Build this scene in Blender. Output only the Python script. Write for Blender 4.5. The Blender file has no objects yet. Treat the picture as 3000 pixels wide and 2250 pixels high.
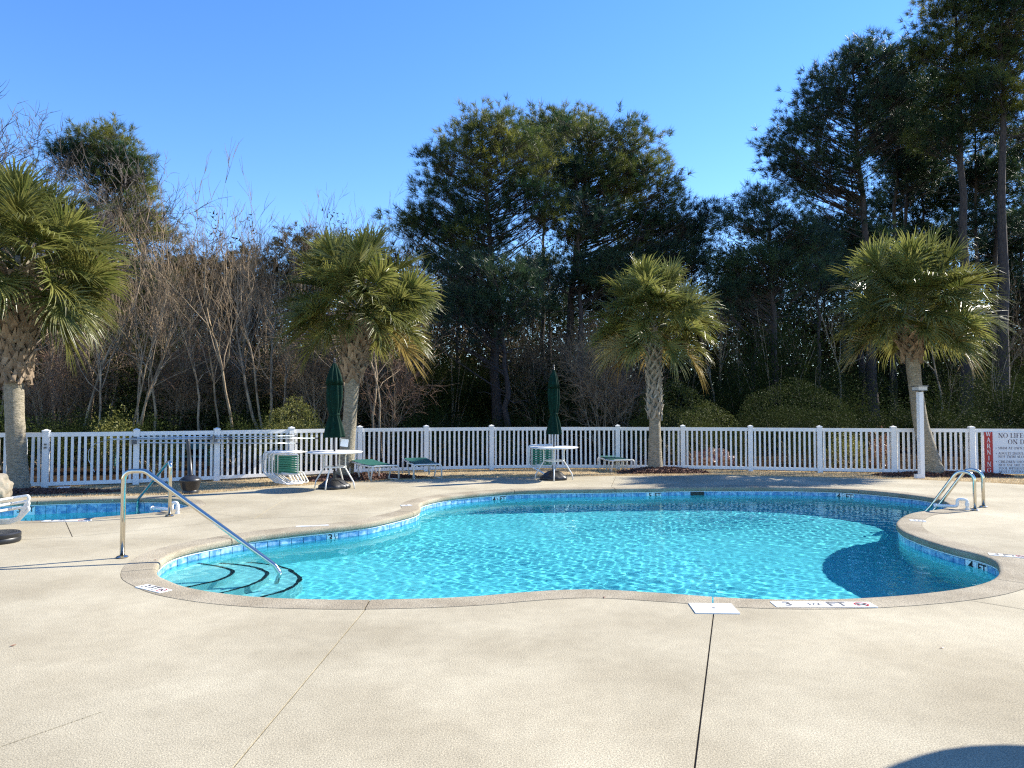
import bpy, bmesh, math, random
import numpy as np
from mathutils import Vector, Matrix, geometry

R = math.radians
sc = bpy.context.scene
COL = sc.collection

# ------------------------------------------------------------------ camera, light, exposure
CAM_H = 1.55
F_PX = 2100.0            # focal length in photo pixels (3000 wide)
TILT = math.atan(75 / F_PX)
cam = bpy.data.cameras.new('camera')
cam_o = bpy.data.objects.new('camera', cam)
COL.objects.link(cam_o)
cam_o.location = (0, 0, CAM_H)
cam_o.rotation_euler = (R(90) + TILT, 0, 0)
cam.sensor_width = 36
cam.lens = F_PX / 3000 * 36
cam.clip_start = 0.05
cam.clip_end = 1000
sc.camera = cam_o

SUN_EL, SUN_AZ = R(37), R(27)      # azimuth from +X towards +Y
SUN_DIR = Vector((math.cos(SUN_EL) * math.cos(SUN_AZ), math.cos(SUN_EL) * math.sin(SUN_AZ), math.sin(SUN_EL)))
world = bpy.data.worlds.new('World')
sc.world = world
world.use_nodes = True
wt = world.node_tree
sky = wt.nodes.new('ShaderNodeTexSky')
sky.sky_type = 'NISHITA'
sky.sun_disc = False
sky.sun_elevation = SUN_EL
sky.sun_rotation = R(90) - SUN_AZ
sky.air_density = 1.0
sky.dust_density = 0.0
sky.ozone_density = 3.0
hs = wt.nodes.new('ShaderNodeHueSaturation')
hs.inputs['Saturation'].default_value = 1.25
hs.inputs['Hue'].default_value = 0.511
wt.links.new(sky.outputs[0], hs.inputs['Color'])
wt.links.new(hs.outputs[0], wt.nodes['Background'].inputs[0])
wt.nodes['Background'].inputs[1].default_value = 0.13

sun_l = bpy.data.lights.new('sun', 'SUN')
sun_l.energy = 5.0
sun_l.angle = R(0.5)
sun_l.color = (1.0, 0.94, 0.82)
sun_l.cycles.is_caustics_light = True
sun_o = bpy.data.objects.new('sun', sun_l)
COL.objects.link(sun_o)
sun_o.rotation_euler = SUN_DIR.to_track_quat('Z', 'Y').to_euler()
sun_o.location = (20, 10, 20)

sc.view_settings.view_transform = 'Standard'
sc.view_settings.look = 'None'
sc.view_settings.gamma = 1
sc.view_settings.use_curve_mapping = False
sc.view_settings.exposure = 1.23
sc.render.engine = 'CYCLES'
cy = sc.cycles
cy.use_denoising = False
cy.filter_width = 1.25
cy.max_bounces = 10
cy.diffuse_bounces = 3
cy.glossy_bounces = 4
cy.transmission_bounces = 8
cy.transparent_max_bounces = 8
cy.sample_clamp_indirect = 6

# ------------------------------------------------------------------ helpers
def at(px, py, z=0.0):
    """world point on the level z seen at photo pixel (px, py)"""
    u, v = (px - 1500) / F_PX, (1125 - py) / F_PX
    dy = math.cos(TILT) - math.sin(TILT) * v
    dz = math.sin(TILT) + math.cos(TILT) * v
    t = (z - CAM_H) / dz
    return Vector((u * t, dy * t, z))

def deep(px, py, Y):
    """world point at distance Y seen at photo pixel"""
    u, v = (px - 1500) / F_PX, (1125 - py) / F_PX
    dy = math.cos(TILT) - math.sin(TILT) * v
    dz = math.sin(TILT) + math.cos(TILT) * v
    t = Y / dy
    return Vector((u * t, Y, CAM_H + dz * t))

def tag(o, label=None, cat=None, group=None, kind=None):
    if label: o['label'] = label
    if cat: o['category'] = cat
    if group: o['group'] = group
    if kind: o['kind'] = kind
    return o

def empty(name, loc=(0, 0, 0), rz=0.0, label=None, cat=None, group=None):
    o = bpy.data.objects.new(name, None)
    o.empty_display_size = 0.1
    COL.objects.link(o)
    o.location = loc
    o.rotation_euler = (0, 0, rz)
    return tag(o, label, cat, group)

def new_obj(name, me, parent=None):
    o = bpy.data.objects.new(name, me)
    COL.objects.link(o)
    if parent is not None:
        o.parent = parent
    return o

def np_mesh(name, V, F, mat=None, smooth=False):
    """V (n,3); F list of int arrays (m,3)/(m,4)"""
    V = np.asarray(V, np.float32)
    if isinstance(F, np.ndarray): F = [F]
    F = [np.asarray(f, np.int32) for f in F if len(f)]
    me = bpy.data.meshes.new(name)
    me.vertices.add(len(V))
    me.vertices.foreach_set('co', V.ravel())
    loops = np.concatenate([f.ravel() for f in F])
    tot = np.concatenate([np.full(len(f), f.shape[1], np.int32) for f in F])
    start = np.concatenate([[0], np.cumsum(tot)[:-1]]).astype(np.int32)
    me.loops.add(len(loops))
    me.loops.foreach_set('vertex_index', loops)
    me.polygons.add(len(tot))
    me.polygons.foreach_set('loop_start', start)
    me.polygons.foreach_set('loop_total', tot)
    me.polygons.foreach_set('use_smooth', np.full(len(tot), smooth, bool))
    me.update(calc_edges=True)
    if mat: me.materials.append(mat)
    return me

class MB:
    """collects shapes, builds one mesh object"""
    def __init__(s):
        s.v = []; s.f3 = []; s.f4 = []; s.n = 0
    def add(s, V, F):
        V = np.asarray(V, float).reshape(-1, 3)
        for f in F:
            (s.f4 if len(f) == 4 else s.f3).append([i + s.n for i in f])
        s.v.append(V); s.n += len(V)
    def addq(s, V, Q):
        V = np.asarray(V, float).reshape(-1, 3)
        Q = np.asarray(Q) + s.n
        (s.f4 if Q.shape[1] == 4 else s.f3).extend(Q.tolist())
        s.v.append(V); s.n += len(V)
    def box(s, c, size, rz=0.0, M=None, bev=0.0):
        x, y, z = [a / 2 for a in size]
        P = np.array([(-x,-y,-z),(x,-y,-z),(x,y,-z),(-x,y,-z),(-x,-y,z),(x,-y,z),(x,y,z),(-x,y,z)], float)
        ca, sa = math.cos(rz), math.sin(rz)
        P = P @ np.array([[ca, sa, 0], [-sa, ca, 0], [0, 0, 1]])
        P = P + np.array(c)
        if M is not None:
            P = np.array([tuple(M @ Vector(p)) for p in P])
        s.add(P, [(0,3,2,1),(4,5,6,7),(0,1,5,4),(1,2,6,5),(2,3,7,6),(3,0,4,7)])
    def tube(s, pts, r, sides=8, closed=False, cap=True):
        P = np.array([tuple(p) for p in pts], float)
        n = len(P)
        rr = np.full(n, r, float) if np.isscalar(r) else np.asarray(r, float)
        if closed:
            T = np.roll(P, -1, 0) - np.roll(P, 1, 0)
        else:
            T = np.empty_like(P); T[1:-1] = P[2:] - P[:-2]; T[0] = P[1] - P[0]; T[-1] = P[-1] - P[-2]
        T /= np.linalg.norm(T, axis=1, keepdims=True) + 1e-12
        up = np.array((0, 0, 1.0)) if abs(T[0][2]) < 0.9 else np.array((1.0, 0, 0))
        N = np.cross(T[0], up); N /= np.linalg.norm(N)
        rings = []
        for i in range(n):
            N = N - T[i] * (N @ T[i]); N /= np.linalg.norm(N) + 1e-12
            B = np.cross(T[i], N)
            a = np.arange(sides) / sides * 2 * math.pi
            rings.append(P[i] + rr[i] * (np.cos(a)[:, None] * N + np.sin(a)[:, None] * B))
        V = np.concatenate(rings)
        F = []
        m = n if closed else n - 1
        for i in range(m):
            for k in range(sides):
                a0 = i * sides + k; a1 = i * sides + (k + 1) % sides
                b0 = ((i + 1) % n) * sides + k; b1 = ((i + 1) % n) * sides + (k + 1) % sides
                F.append((a0, b0, b1, a1))
        if cap and not closed:
            V = np.concatenate([V, P[:1], P[-1:]])
            c0, c1 = n * sides, n * sides + 1
            for k in range(sides):
                F.append((c0, k, (k + 1) % sides))
                F.append((c1, (n - 1) * sides + (k + 1) % sides, (n - 1) * sides + k))
        s.add(V, F)
    def lathe(s, prof, seg=24, c=(0, 0, 0), mod=None, cap=False):
        n = len(prof)
        a = np.arange(seg) / seg * 2 * math.pi
        V = []
        for (r, z) in prof:
            rr = r if mod is None else r * mod(a, z)
            V.append(np.stack([rr * np.cos(a), rr * np.sin(a), np.full(seg, z)], -1) + np.array(c))
        V = np.concatenate(V)
        F = []
        for i in range(n - 1):
            for k in range(seg):
                k1 = (k + 1) % seg
                F.append((i * seg + k, i * seg + k1, (i + 1) * seg + k1, (i + 1) * seg + k))
        if cap:
            V = np.concatenate([V, [np.array(c) + (0, 0, prof[0][1])], [np.array(c) + (0, 0, prof[-1][1])]])
            for k in range(seg):
                k1 = (k + 1) % seg
                F.append((n * seg, k1, k)); F.append((n * seg + 1, (n - 1) * seg + k, (n - 1) * seg + k1))
        s.add(V, F)
    def build(s, name, mat, parent=None, smooth=False, auto=None):
        V = np.concatenate(s.v)
        F = []
        if s.f4: F.append(np.array(s.f4, np.int32))
        if s.f3: F.append(np.array(s.f3, np.int32))
        me = np_mesh(name, V, F, mat, smooth)
        if auto is not None:
            try: me.set_sharp_from_angle(angle=R(auto))
            except Exception: pass
        return new_obj(name, me, parent)

def fillet(pts, rad, n=5):
    pts = [Vector(p) for p in pts]
    out = [pts[0]]
    for i in range(1, len(pts) - 1):
        a, b, c = pts[i - 1], pts[i], pts[i + 1]
        d1, d2 = (a - b), (c - b)
        r = rad if np.isscalar(rad) else rad[i]
        ang = d1.angle(d2)
        if ang > 3.1 or r <= 0:
            out.append(b); continue
        t = min(r / math.tan(ang / 2), d1.length * 0.48, d2.length * 0.48)
        p, q = b + d1.normalized() * t, b + d2.normalized() * t
        for k in range(n + 1):
            u = k / n
            out.append(p * (1 - u) ** 2 + b * 2 * u * (1 - u) + q * u ** 2)
    out.append(pts[-1])
    return out

def copy_tree(o, parent=None):
    c = o.copy(); COL.objects.link(c); c.parent = parent
    for ch in o.children:
        copy_tree(ch, c)
    return c

def tubes_np(P, RAD, sides=3):
    """many tubes at once: P (n,k,3), RAD (n,k)"""
    n, k, _ = P.shape
    T = np.empty_like(P)
    T[:, 1:-1] = P[:, 2:] - P[:, :-2]; T[:, 0] = P[:, 1] - P[:, 0]; T[:, -1] = P[:, -1] - P[:, -2]
    T /= np.linalg.norm(T, axis=2, keepdims=True) + 1e-9
    ref = np.where(np.abs(T[..., 2:3]) < 0.9, np.array((0, 0, 1.0)), np.array((1.0, 0, 0)))
    N = np.cross(T, ref); N /= np.linalg.norm(N, axis=2, keepdims=True) + 1e-9
    B = np.cross(T, N)
    a = np.arange(sides) / sides * 2 * math.pi
    V = P[:, :, None, :] + RAD[:, :, None, None] * (np.cos(a)[None, None, :, None] * N[:, :, None, :] + np.sin(a)[None, None, :, None] * B[:, :, None, :])
    idx = np.arange(n * k * sides).reshape(n, k, sides)
    q = np.stack([idx[:, :-1, :], idx[:, 1:, :], np.roll(idx, -1, 2)[:, 1:, :], np.roll(idx, -1, 2)[:, :-1, :]], -1).reshape(-1, 4)
    return V.reshape(-1, 3), q

# ------------------------------------------------------------------ materials
def mat(name, col, rough=0.6, metal=0.0, col2=None, nscale=5.0, detail=4, ncontrast=(0.35, 0.65), bump=None, coords='Object',
        transl=0.0, rand=0.0, spec=None, stretch=None, extra=None):
    m = bpy.data.materials.new(name); m.use_nodes = True
    t = m.node_tree; L = t.links
    b = t.nodes['Principled BSDF']; out = t.nodes['Material Output']
    b.inputs['Base Color'].default_value = (*col, 1)
    b.inputs['Roughness'].default_value = rough
    b.inputs['Metallic'].default_value = metal
    if spec is not None: b.inputs['Specular IOR Level'].default_value = spec
    def vec():
        if coords == 'Position':
            return t.nodes.new('ShaderNodeNewGeometry').outputs['Position']
        return t.nodes.new('ShaderNodeTexCoord').outputs['Object']
    csock = None
    if col2 is not None:
        n = t.nodes.new('ShaderNodeTexNoise'); n.inputs['Scale'].default_value = nscale; n.inputs['Detail'].default_value = detail
        v = vec()
        if stretch:
            mp = t.nodes.new('ShaderNodeMapping'); mp.inputs['Scale'].default_value = stretch
            L.new(v, mp.inputs[0]); v = mp.outputs[0]
        L.new(v, n.inputs['Vector'])
        r = t.nodes.new('ShaderNodeValToRGB')
        r.color_ramp.elements[0].position, r.color_ramp.elements[1].position = ncontrast
        r.color_ramp.elements[0].color = (*col, 1); r.color_ramp.elements[1].color = (*col2, 1)
        L.new(n.outputs[0], r.inputs[0]); csock = r.outputs[0]
    for ex in (() if extra is None else extra if isinstance(extra[0], tuple) else (extra,)):   # colour noises multiplied in: (scale, low, high)
        n2 = t.nodes.new('ShaderNodeTexNoise'); n2.inputs['Scale'].default_value = ex[0]; n2.inputs['Detail'].default_value = 3 if ex[0] > 20 else 7
        L.new(vec(), n2.inputs['Vector'])
        mr = t.nodes.new('ShaderNodeMapRange')
        mr.inputs['From Min'].default_value = 0.3; mr.inputs['From Max'].default_value = 0.7
        mr.inputs['To Min'].default_value = ex[1]; mr.inputs['To Max'].default_value = ex[2]
        L.new(n2.outputs[0], mr.inputs['Value'])
        mx = t.nodes.new('ShaderNodeVectorMath'); mx.operation = 'SCALE'
        if csock is not None: L.new(csock, mx.inputs[0])
        else: mx.inputs[0].default_value = col
        L.new(mr.outputs[0], mx.inputs['Scale']); csock = mx.outputs[0]
    if rand > 0:
        oi = t.nodes.new('ShaderNodeObjectInfo')
        mr = t.nodes.new('ShaderNodeMapRange'); mr.inputs['To Min'].default_value = 1 - rand; mr.inputs['To Max'].default_value = 1 + rand
        L.new(oi.outputs['Random'], mr.inputs['Value'])
        mx = t.nodes.new('ShaderNodeVectorMath'); mx.operation = 'SCALE'
        if csock is not None: L.new(csock, mx.inputs[0])
        else: mx.inputs[0].default_value = col
        L.new(mr.outputs[0], mx.inputs['Scale']); csock = mx.outputs[0]
    if csock is not None: L.new(csock, b.inputs['Base Color'])
    if bump:
        n = t.nodes.new('ShaderNodeTexNoise'); n.inputs['Scale'].default_value = bump[0]; n.inputs['Detail'].default_value = 3
        v = vec()
        if stretch:
            mp = t.nodes.new('ShaderNodeMapping'); mp.inputs['Scale'].default_value = stretch
            L.new(v, mp.inputs[0]); v = mp.outputs[0]
        L.new(v, n.inputs['Vector'])
        bp = t.nodes.new('ShaderNodeBump'); bp.inputs['Strength'].default_value = bump[1]; bp.inputs['Distance'].default_value = bump[2] if len(bump) > 2 else 0.01
        L.new(n.outputs[0], bp.inputs['Height']); L.new(bp.outputs[0], b.inputs['Normal'])
    if transl > 0:
        tr = t.nodes.new('ShaderNodeBsdfTranslucent')
        mx = t.nodes.new('ShaderNodeMixShader'); mx.inputs[0].default_value = transl
        if csock is not None:
            L.new(csock, tr.inputs[0])
        else: tr.inputs[0].default_value = (*col, 1)
        L.new(b.outputs[0], mx.inputs[1]); L.new(tr.outputs[0], mx.inputs[2]); L.new(mx.outputs[0], out.inputs[0])
    return m

M = {}
M['deck'] = mat('textured_deck', (0.362, 0.313, 0.219), 0.9, col2=(0.470, 0.420, 0.308), nscale=0.9, detail=8, ncontrast=(0.3, 0.72), bump=(150, 0.5, 0.006), coords='Position', extra=((130, 0.50, 1.24), (0.45, 0.86, 1.10), (9.0, 0.93, 1.05)), spec=0.2)
M['coping'] = mat('coping_coat', (0.29, 0.245, 0.175), 0.9, col2=(0.365, 0.318, 0.235), nscale=2.2, detail=5, bump=(110, 0.9, 0.008), coords='Position', extra=((90, 0.6, 1.2), (1.1, 0.88, 1.08)), spec=0.2)
M['joint'] = mat('joint_filler', (0.06, 0.05, 0.045), 0.9)
M['grout'] = mat('white_grout', (0.75, 0.76, 0.76), 0.7)
M['tile'] = mat('blue_tile', (0.095, 0.245, 0.45), 0.18, col2=(0.42, 0.60, 0.74), nscale=14, detail=5, ncontrast=(0.40, 0.66), coords='Position', rand=0.06)
M['white_tile'] = mat('white_marker_tile', (0.80, 0.81, 0.80), 0.25)
M['black_tile'] = mat('black_step_tile', (0.012, 0.012, 0.016), 0.4, rand=0.3)
M['plaster'] = mat('pool_plaster', (0.325, 0.67, 0.69), 0.7, col2=(0.355, 0.70, 0.72), nscale=1.2)
M['step'] = mat('step_plaster', (0.52, 0.62, 0.60), 0.7, col2=(0.57, 0.65, 0.62), nscale=3)
M['black'] = mat('black_paint', (0.008, 0.008, 0.009), 0.45)
M['faded_ink'] = mat('faded_marker_ink', (0.05, 0.05, 0.055), 0.7, col2=(0.2, 0.2, 0.2), nscale=30, ncontrast=(0.5, 0.75))
M['black_plastic'] = mat('black_plastic', (0.012, 0.013, 0.015), 0.42, bump=(60, 0.15, 0.003))
M['charcoal'] = mat('charcoal_resin', (0.02, 0.022, 0.026), 0.38)
M['steel'] = mat('polished_steel', (0.62, 0.58, 0.50), 0.16, 1.0)
M['vinyl'] = mat('white_vinyl', (0.81, 0.81, 0.80), 0.38, col2=(0.72, 0.715, 0.69), nscale=3.5, detail=6, ncontrast=(0.5, 0.8), coords='Position')
M['frame'] = mat('white_frame_paint', (0.74, 0.72, 0.67), 0.35)
M['pvc'] = mat('white_pvc', (0.78, 0.77, 0.74), 0.35)
M['strap'] = mat('green_strap', (0.012, 0.17, 0.10), 0.42, rand=0.2)
M['sling'] = mat('green_sling', (0.02, 0.13, 0.10), 0.6, bump=(300, 0.3, 0.002), transl=0.25)
M['canvas'] = mat('green_canvas', (0.0012, 0.016, 0.010), 0.85, spec=0.15, col2=(0.0025, 0.024, 0.015), nscale=6, bump=(140, 0.3, 0.002))
M['tabletop'] = mat('acrylic_tabletop', (0.74, 0.75, 0.75), 0.3)
M['grass'] = mat('dormant_grass', (0.36, 0.265, 0.14), 0.9, col2=(0.48, 0.37, 0.21), nscale=3.0, detail=5, coords='Position', bump=(60, 0.8, 0.02), transl=0.15)
M['blade'] = mat('grass_blade', (0.46, 0.345, 0.19), 0.8, col2=(0.60, 0.47, 0.28), nscale=5.0, detail=4, coords='Position', transl=0.25)
M['litter'] = mat('leaf_litter', (0.014, 0.010, 0.007), 1.0, spec=0.0, col2=(0.045, 0.030, 0.019), nscale=1.5, detail=8, coords='Position', bump=(25, 1.0, 0.05))
M['mulch'] = mat('bark_mulch', (0.07, 0.032, 0.022), 0.95, col2=(0.17, 0.085, 0.06), nscale=22, detail=3, coords='Position')
M['rock'] = mat('sandstone', (0.17, 0.145, 0.105), 0.9, col2=(0.29, 0.25, 0.19), nscale=4, detail=6, bump=(14, 0.7, 0.03))
M['palm_trunk'] = mat('palm_trunk', (0.20, 0.175, 0.12), 0.9, col2=(0.36, 0.31, 0.23), nscale=3.0, detail=6, stretch=(4, 4, 14), bump=(7, 0.9, 0.03))
M['boot'] = mat('palm_leaf_base', (0.16, 0.11, 0.068), 0.85, col2=(0.31, 0.235, 0.16), nscale=8, detail=4, rand=0.25, bump=(40, 0.5, 0.005))
M['frond'] = mat('palm_frond', (0.088, 0.108, 0.024), 0.34, col2=(0.235, 0.228, 0.066), nscale=2.6, detail=3, transl=0.38, rand=0.25)
M['frond_old'] = mat('palm_frond_yellow', (0.26, 0.20, 0.06), 0.45, col2=(0.36, 0.27, 0.10), nscale=3, transl=0.35, rand=0.25)
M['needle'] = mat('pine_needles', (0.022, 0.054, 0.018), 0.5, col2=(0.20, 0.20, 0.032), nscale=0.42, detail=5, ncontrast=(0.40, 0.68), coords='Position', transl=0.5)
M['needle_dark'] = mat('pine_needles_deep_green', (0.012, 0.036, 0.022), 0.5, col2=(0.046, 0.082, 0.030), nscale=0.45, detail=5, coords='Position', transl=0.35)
M['olive'] = mat('olive_foliage', (0.030, 0.036, 0.013), 0.6, spec=0.1, col2=(0.12, 0.095, 0.036), nscale=0.5, detail=5, ncontrast=(0.38, 0.66), coords='Position', transl=0.35)
M['pine_bark'] = mat('pine_bark', (0.038, 0.029, 0.027), 0.95, col2=(0.085, 0.064, 0.052), nscale=3, detail=6, stretch=(6, 6, 1.2), bump=(5, 0.9, 0.04))
M['bark'] = mat('grey_bark', (0.18, 0.128, 0.078), 0.9, col2=(0.43, 0.325, 0.205), nscale=2, detail=5, stretch=(3, 3, 1))
M['twig'] = mat('bare_twigs', (0.10, 0.066, 0.038), 0.85, col2=(0.27, 0.188, 0.108), nscale=0.6, coords='Position')
M['twig_dark'] = mat('dark_twigs', (0.05, 0.04, 0.034), 0.85, col2=(0.11, 0.09, 0.075), nscale=0.6, coords='Position')
M['boot_grey'] = mat('weathered_leaf_base', (0.22, 0.19, 0.145), 0.9, col2=(0.42, 0.38, 0.31), nscale=8, detail=4, rand=0.25, bump=(40, 0.5, 0.005))
M['twig_red'] = mat('reddish_twigs', (0.15, 0.08, 0.045), 0.85, col2=(0.25, 0.15, 0.09), nscale=0.6, coords='Position')
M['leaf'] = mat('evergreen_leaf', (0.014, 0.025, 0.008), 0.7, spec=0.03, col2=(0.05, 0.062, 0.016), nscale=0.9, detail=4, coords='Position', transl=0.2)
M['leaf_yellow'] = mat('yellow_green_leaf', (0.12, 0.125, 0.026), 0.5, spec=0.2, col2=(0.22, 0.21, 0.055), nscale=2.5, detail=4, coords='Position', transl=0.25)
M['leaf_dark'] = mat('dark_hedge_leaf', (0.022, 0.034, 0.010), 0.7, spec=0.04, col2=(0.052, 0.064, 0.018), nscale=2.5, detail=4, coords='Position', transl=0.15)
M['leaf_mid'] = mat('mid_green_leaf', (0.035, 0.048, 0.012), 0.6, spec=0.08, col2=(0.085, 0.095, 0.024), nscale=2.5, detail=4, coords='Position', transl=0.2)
M['leaf_red'] = mat('reddish_leaf', (0.15, 0.055, 0.04), 0.45, col2=(0.27, 0.15, 0.09), nscale=5, coords='Position', transl=0.2)
M['woods'] = mat('woodland_mass', (0.010, 0.012, 0.006), 0.9, spec=0.0, col2=(0.065, 0.046, 0.025), nscale=0.35, detail=6, coords='Position', transl=0.15)
M['teal'] = mat('teal_paint', (0.05, 0.17, 0.17), 0.5)
M['sign_white'] = mat('sign_face', (0.74, 0.75, 0.77), 0.35)
M['sign_red'] = mat('sign_red', (0.42, 0.018, 0.02), 0.4)
M['sign_ink'] = mat('sign_ink', (0.05, 0.012, 0.03), 0.5)
M['lens'] = mat('lamp_lens', (0.55, 0.53, 0.48), 0.2)
M['grey_metal'] = mat('grey_metal', (0.22, 0.22, 0.22), 0.4, 0.6)
M['paper'] = mat('white_paper', (0.75, 0.75, 0.72), 0.8)
M['pole_blue'] = mat('pole_aluminium', (0.52, 0.60, 0.66), 0.3, 0.5)

wm = bpy.data.materials.new('pool_water'); wm.use_nodes = True
_t = wm.node_tree; _t.nodes.clear()
_g = _t.nodes.new('ShaderNodeBsdfGlass'); _g.inputs['Roughness'].default_value = 0; _g.inputs['IOR'].default_value = 1.33
_g.inputs['Color'].default_value = (0.545, 0.91, 0.972, 1)
_o = _t.nodes.new('ShaderNodeOutputMaterial'); _t.links.new(_g.outputs[0], _o.inputs[0])
M['water'] = wm

def receiver(o):
    o.cycles.is_caustics_receiver = True
    return o

# ------------------------------------------------------------------ polygons
def closed_spline(pts, step):
    P = np.array([(p[0], p[1]) for p in pts], float)
    n = len(P); out = []
    for i in range(n):
        p0, p1, p2, p3 = P[(i - 1) % n], P[i], P[(i + 1) % n], P[(i + 2) % n]
        for u in np.linspace(0, 1, 12, endpoint=False):
            out.append(0.5 * ((2 * p1) + (-p0 + p2) * u + (2 * p0 - 5 * p1 + 4 * p2 - p3) * u ** 2 + (-p0 + 3 * p1 - 3 * p2 + p3) * u ** 3))
    out = np.array(out)
    for _ in range(6):
        out = 0.25 * np.roll(out, 1, 0) + 0.5 * out + 0.25 * np.roll(out, -1, 0)
    d = np.linalg.norm(np.roll(out, -1, 0) - out, axis=1)
    s = np.concatenate([[0], np.cumsum(d)]); L = s[-1]
    m = max(24, int(round(L / step)))
    q = np.linspace(0, L, m, endpoint=False)
    ext = np.concatenate([out, out[:1]])
    return np.stack([np.interp(q, s, ext[:, 0]), np.interp(q, s, ext[:, 1])], -1), L

def area(P):
    return 0.5 * np.sum(P[:, 0] * np.roll(P[:, 1], -1) - np.roll(P[:, 0], -1) * P[:, 1])

def offset(P, d):
    """outward offset of a counter-clockwise polygon"""
    T = np.roll(P, -1, 0) - np.roll(P, 1, 0)
    T /= np.linalg.norm(T, axis=1, keepdims=True)
    return P + d * np.stack([T[:, 1], -T[:, 0]], -1)

def inside(P, X):
    """points X (n,2) in polygon P"""
    X = np.asarray(X, float); r = np.zeros(len(X), bool)
    x, y = X[:, 0], X[:, 1]
    n = len(P)
    for i in range(n):
        x1, y1 = P[i]; x2, y2 = P[(i + 1) % n]
        c = (y1 > y) != (y2 > y)
        if abs(y2 - y1) < 1e-12: continue
        r ^= c & (x < (x2 - x1) * (y - y1) / (y2 - y1) + x1)
    return r

POOL_PX = [(460,1667),(465,1683),(494,1698),(553,1719.6),(662,1737.7),(788,1749),(933,1754),(1068,1755),(1204,1752.5),(1300,1749.5),
 (1416,1743),(1507,1735),(1620,1727.5),(1710,1725),(1801,1727),(1914,1734),(2004,1740),(2095,1747),(2226,1753.4),(2362,1754.6),(2452,1753.2),
 (2543,1749.3),(2678,1739.4),(2791,1725.8),(2859,1712.3),(2904,1696.5),(2926,1677),(2922,1651),(2905,1637.7),(2859,1621.9),(2791,1606),(2723,1586),
 (2678,1570),(2642,1554),(2624.8,1536),(2630.7,1522.4),(2651,1508.8),(2682,1500),(2720,1495.5),(2757,1490.5),(2776,1484),(2779,1476.5),(2765,1468),(2723,1457.5),
 (2633,1445.7),(2542,1437),(2452,1431.5),(2316,1428),(2181,1427),(2000,1428),(1914,1430),(1778,1432),(1642,1433.6),(1507,1437),(1416,1443.5),(1326,1452.3),
 (1272,1461.4),(1240,1470.6),(1231,1479),(1233,1488.5),(1220,1497.5),(1181,1508.8),(1100,1527.5),(1023,1538.8),(933,1548),(842,1557.5),(752,1568.5),
 (689,1578.5),(616,1592),(553,1605.7),(508,1620),(481,1637),(465,1653)]
pool, POOL_L = closed_spline([at(*p) for p in POOL_PX], 0.1)
if area(pool) < 0: pool = pool[::-1].copy()
SPA_PX = [(27,1469.5),(103,1466.5),(200,1463),(300,1460.3),(400,1459),(488,1459.7),(527,1464),(547,1470),(555,1477),(550,1483),(529,1488),(495,1494),(461,1499.5),
 (407,1505.5),(352,1509.5),(300,1514),(244,1518.5),(190,1522),(135,1524.5),(54,1525.5),(0,1524.5),(-70,1520),(-130,1509),(-140,1495),(-100,1481),(-40,1473)]
spa, SPA_L = closed_spline([at(*p) for p in SPA_PX], 0.1)
if area(spa) < 0: spa = spa[::-1].copy()
COPE_W = 0.31
pool_out = offset(pool, COPE_W)
spa_out = offset(spa, 0.24)

DECK_PX = [(3000,1420),(2894,1413.6),(2691,1405),(2453,1400),(2250,1395.5),(2150,1392.5),(2000,1393),(1800,1394.5),(1603,1397),(1450,1399),(1300,1402),(1192,1405.5),(1022,1415),(846,1425),
           (750,1433),(660,1440),(590,1446.5),(542,1450),(461,1451),(407,1452),(352,1453),(190,1456.5),(27,1460.5),(-100,1465)]
deck_poly = [at(*p) for p in DECK_PX]
deck_poly = np.array([(17.0, 12.6), (13.6, 14.1)] + [(p.x, p.y) for p in deck_poly] + [(-11.5, 12.2), (-17, 10.5), (-17, -7), (17, -7)])

# ------------------------------------------------------------------ ground and deck
def cdt(polys, segs):
    V = []; E = []
    for P in polys:
        b = len(V)
        V += [Vector((float(x), float(y))) for x, y in P]
        E += [(b + i, b + (i + 1) % len(P)) for i in range(len(P))]
    for (a, c) in segs:
        b = len(V); V += [Vector((float(a[0]), float(a[1]))), Vector((float(c[0]), float(c[1])))]; E.append((b, b + 1))
    r = geometry.delaunay_2d_cdt(V, E, [], 0, 1e-5)
    vs = np.array([tuple(v) for v in r[0]]); fs = np.array([tuple(f) for f in r[2]])
    return vs, fs

LOW = -0.15           # the lawn falls away a little from the deck to the fence
_de = sorted([(p.x, p.y) for p in (at(*q) for q in DECK_PX)] + [(13.6, 14.1), (-11.5, 12.2), (-17, 10.5), (17, 12.6)])
def edge_y(x): return np.interp(x, [a for a, _ in _de], [b for _, b in _de])
def gz(x, y): return LOW * np.clip((y - edge_y(x)) / 2.2, 0, 1)
def atg(px, py):
    p = at(px, py)
    for _ in range(12): p = at(px, py, float(gz(p.x, p.y)))
    return p

BIG = [(-260, -60), (260, -60), (260, 320), (-260, 320)]
vs, fs = cdt([BIG, deck_poly], [])
cen = vs[fs].mean(1)
keep = ~inside(deck_poly, cen)
V3 = np.concatenate([vs, np.full((len(vs), 1), LOW - 0.02)], 1)
tag(new_obj('ground', np_mesh('ground', V3, fs[keep], M['litter'])), kind='structure')

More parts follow.
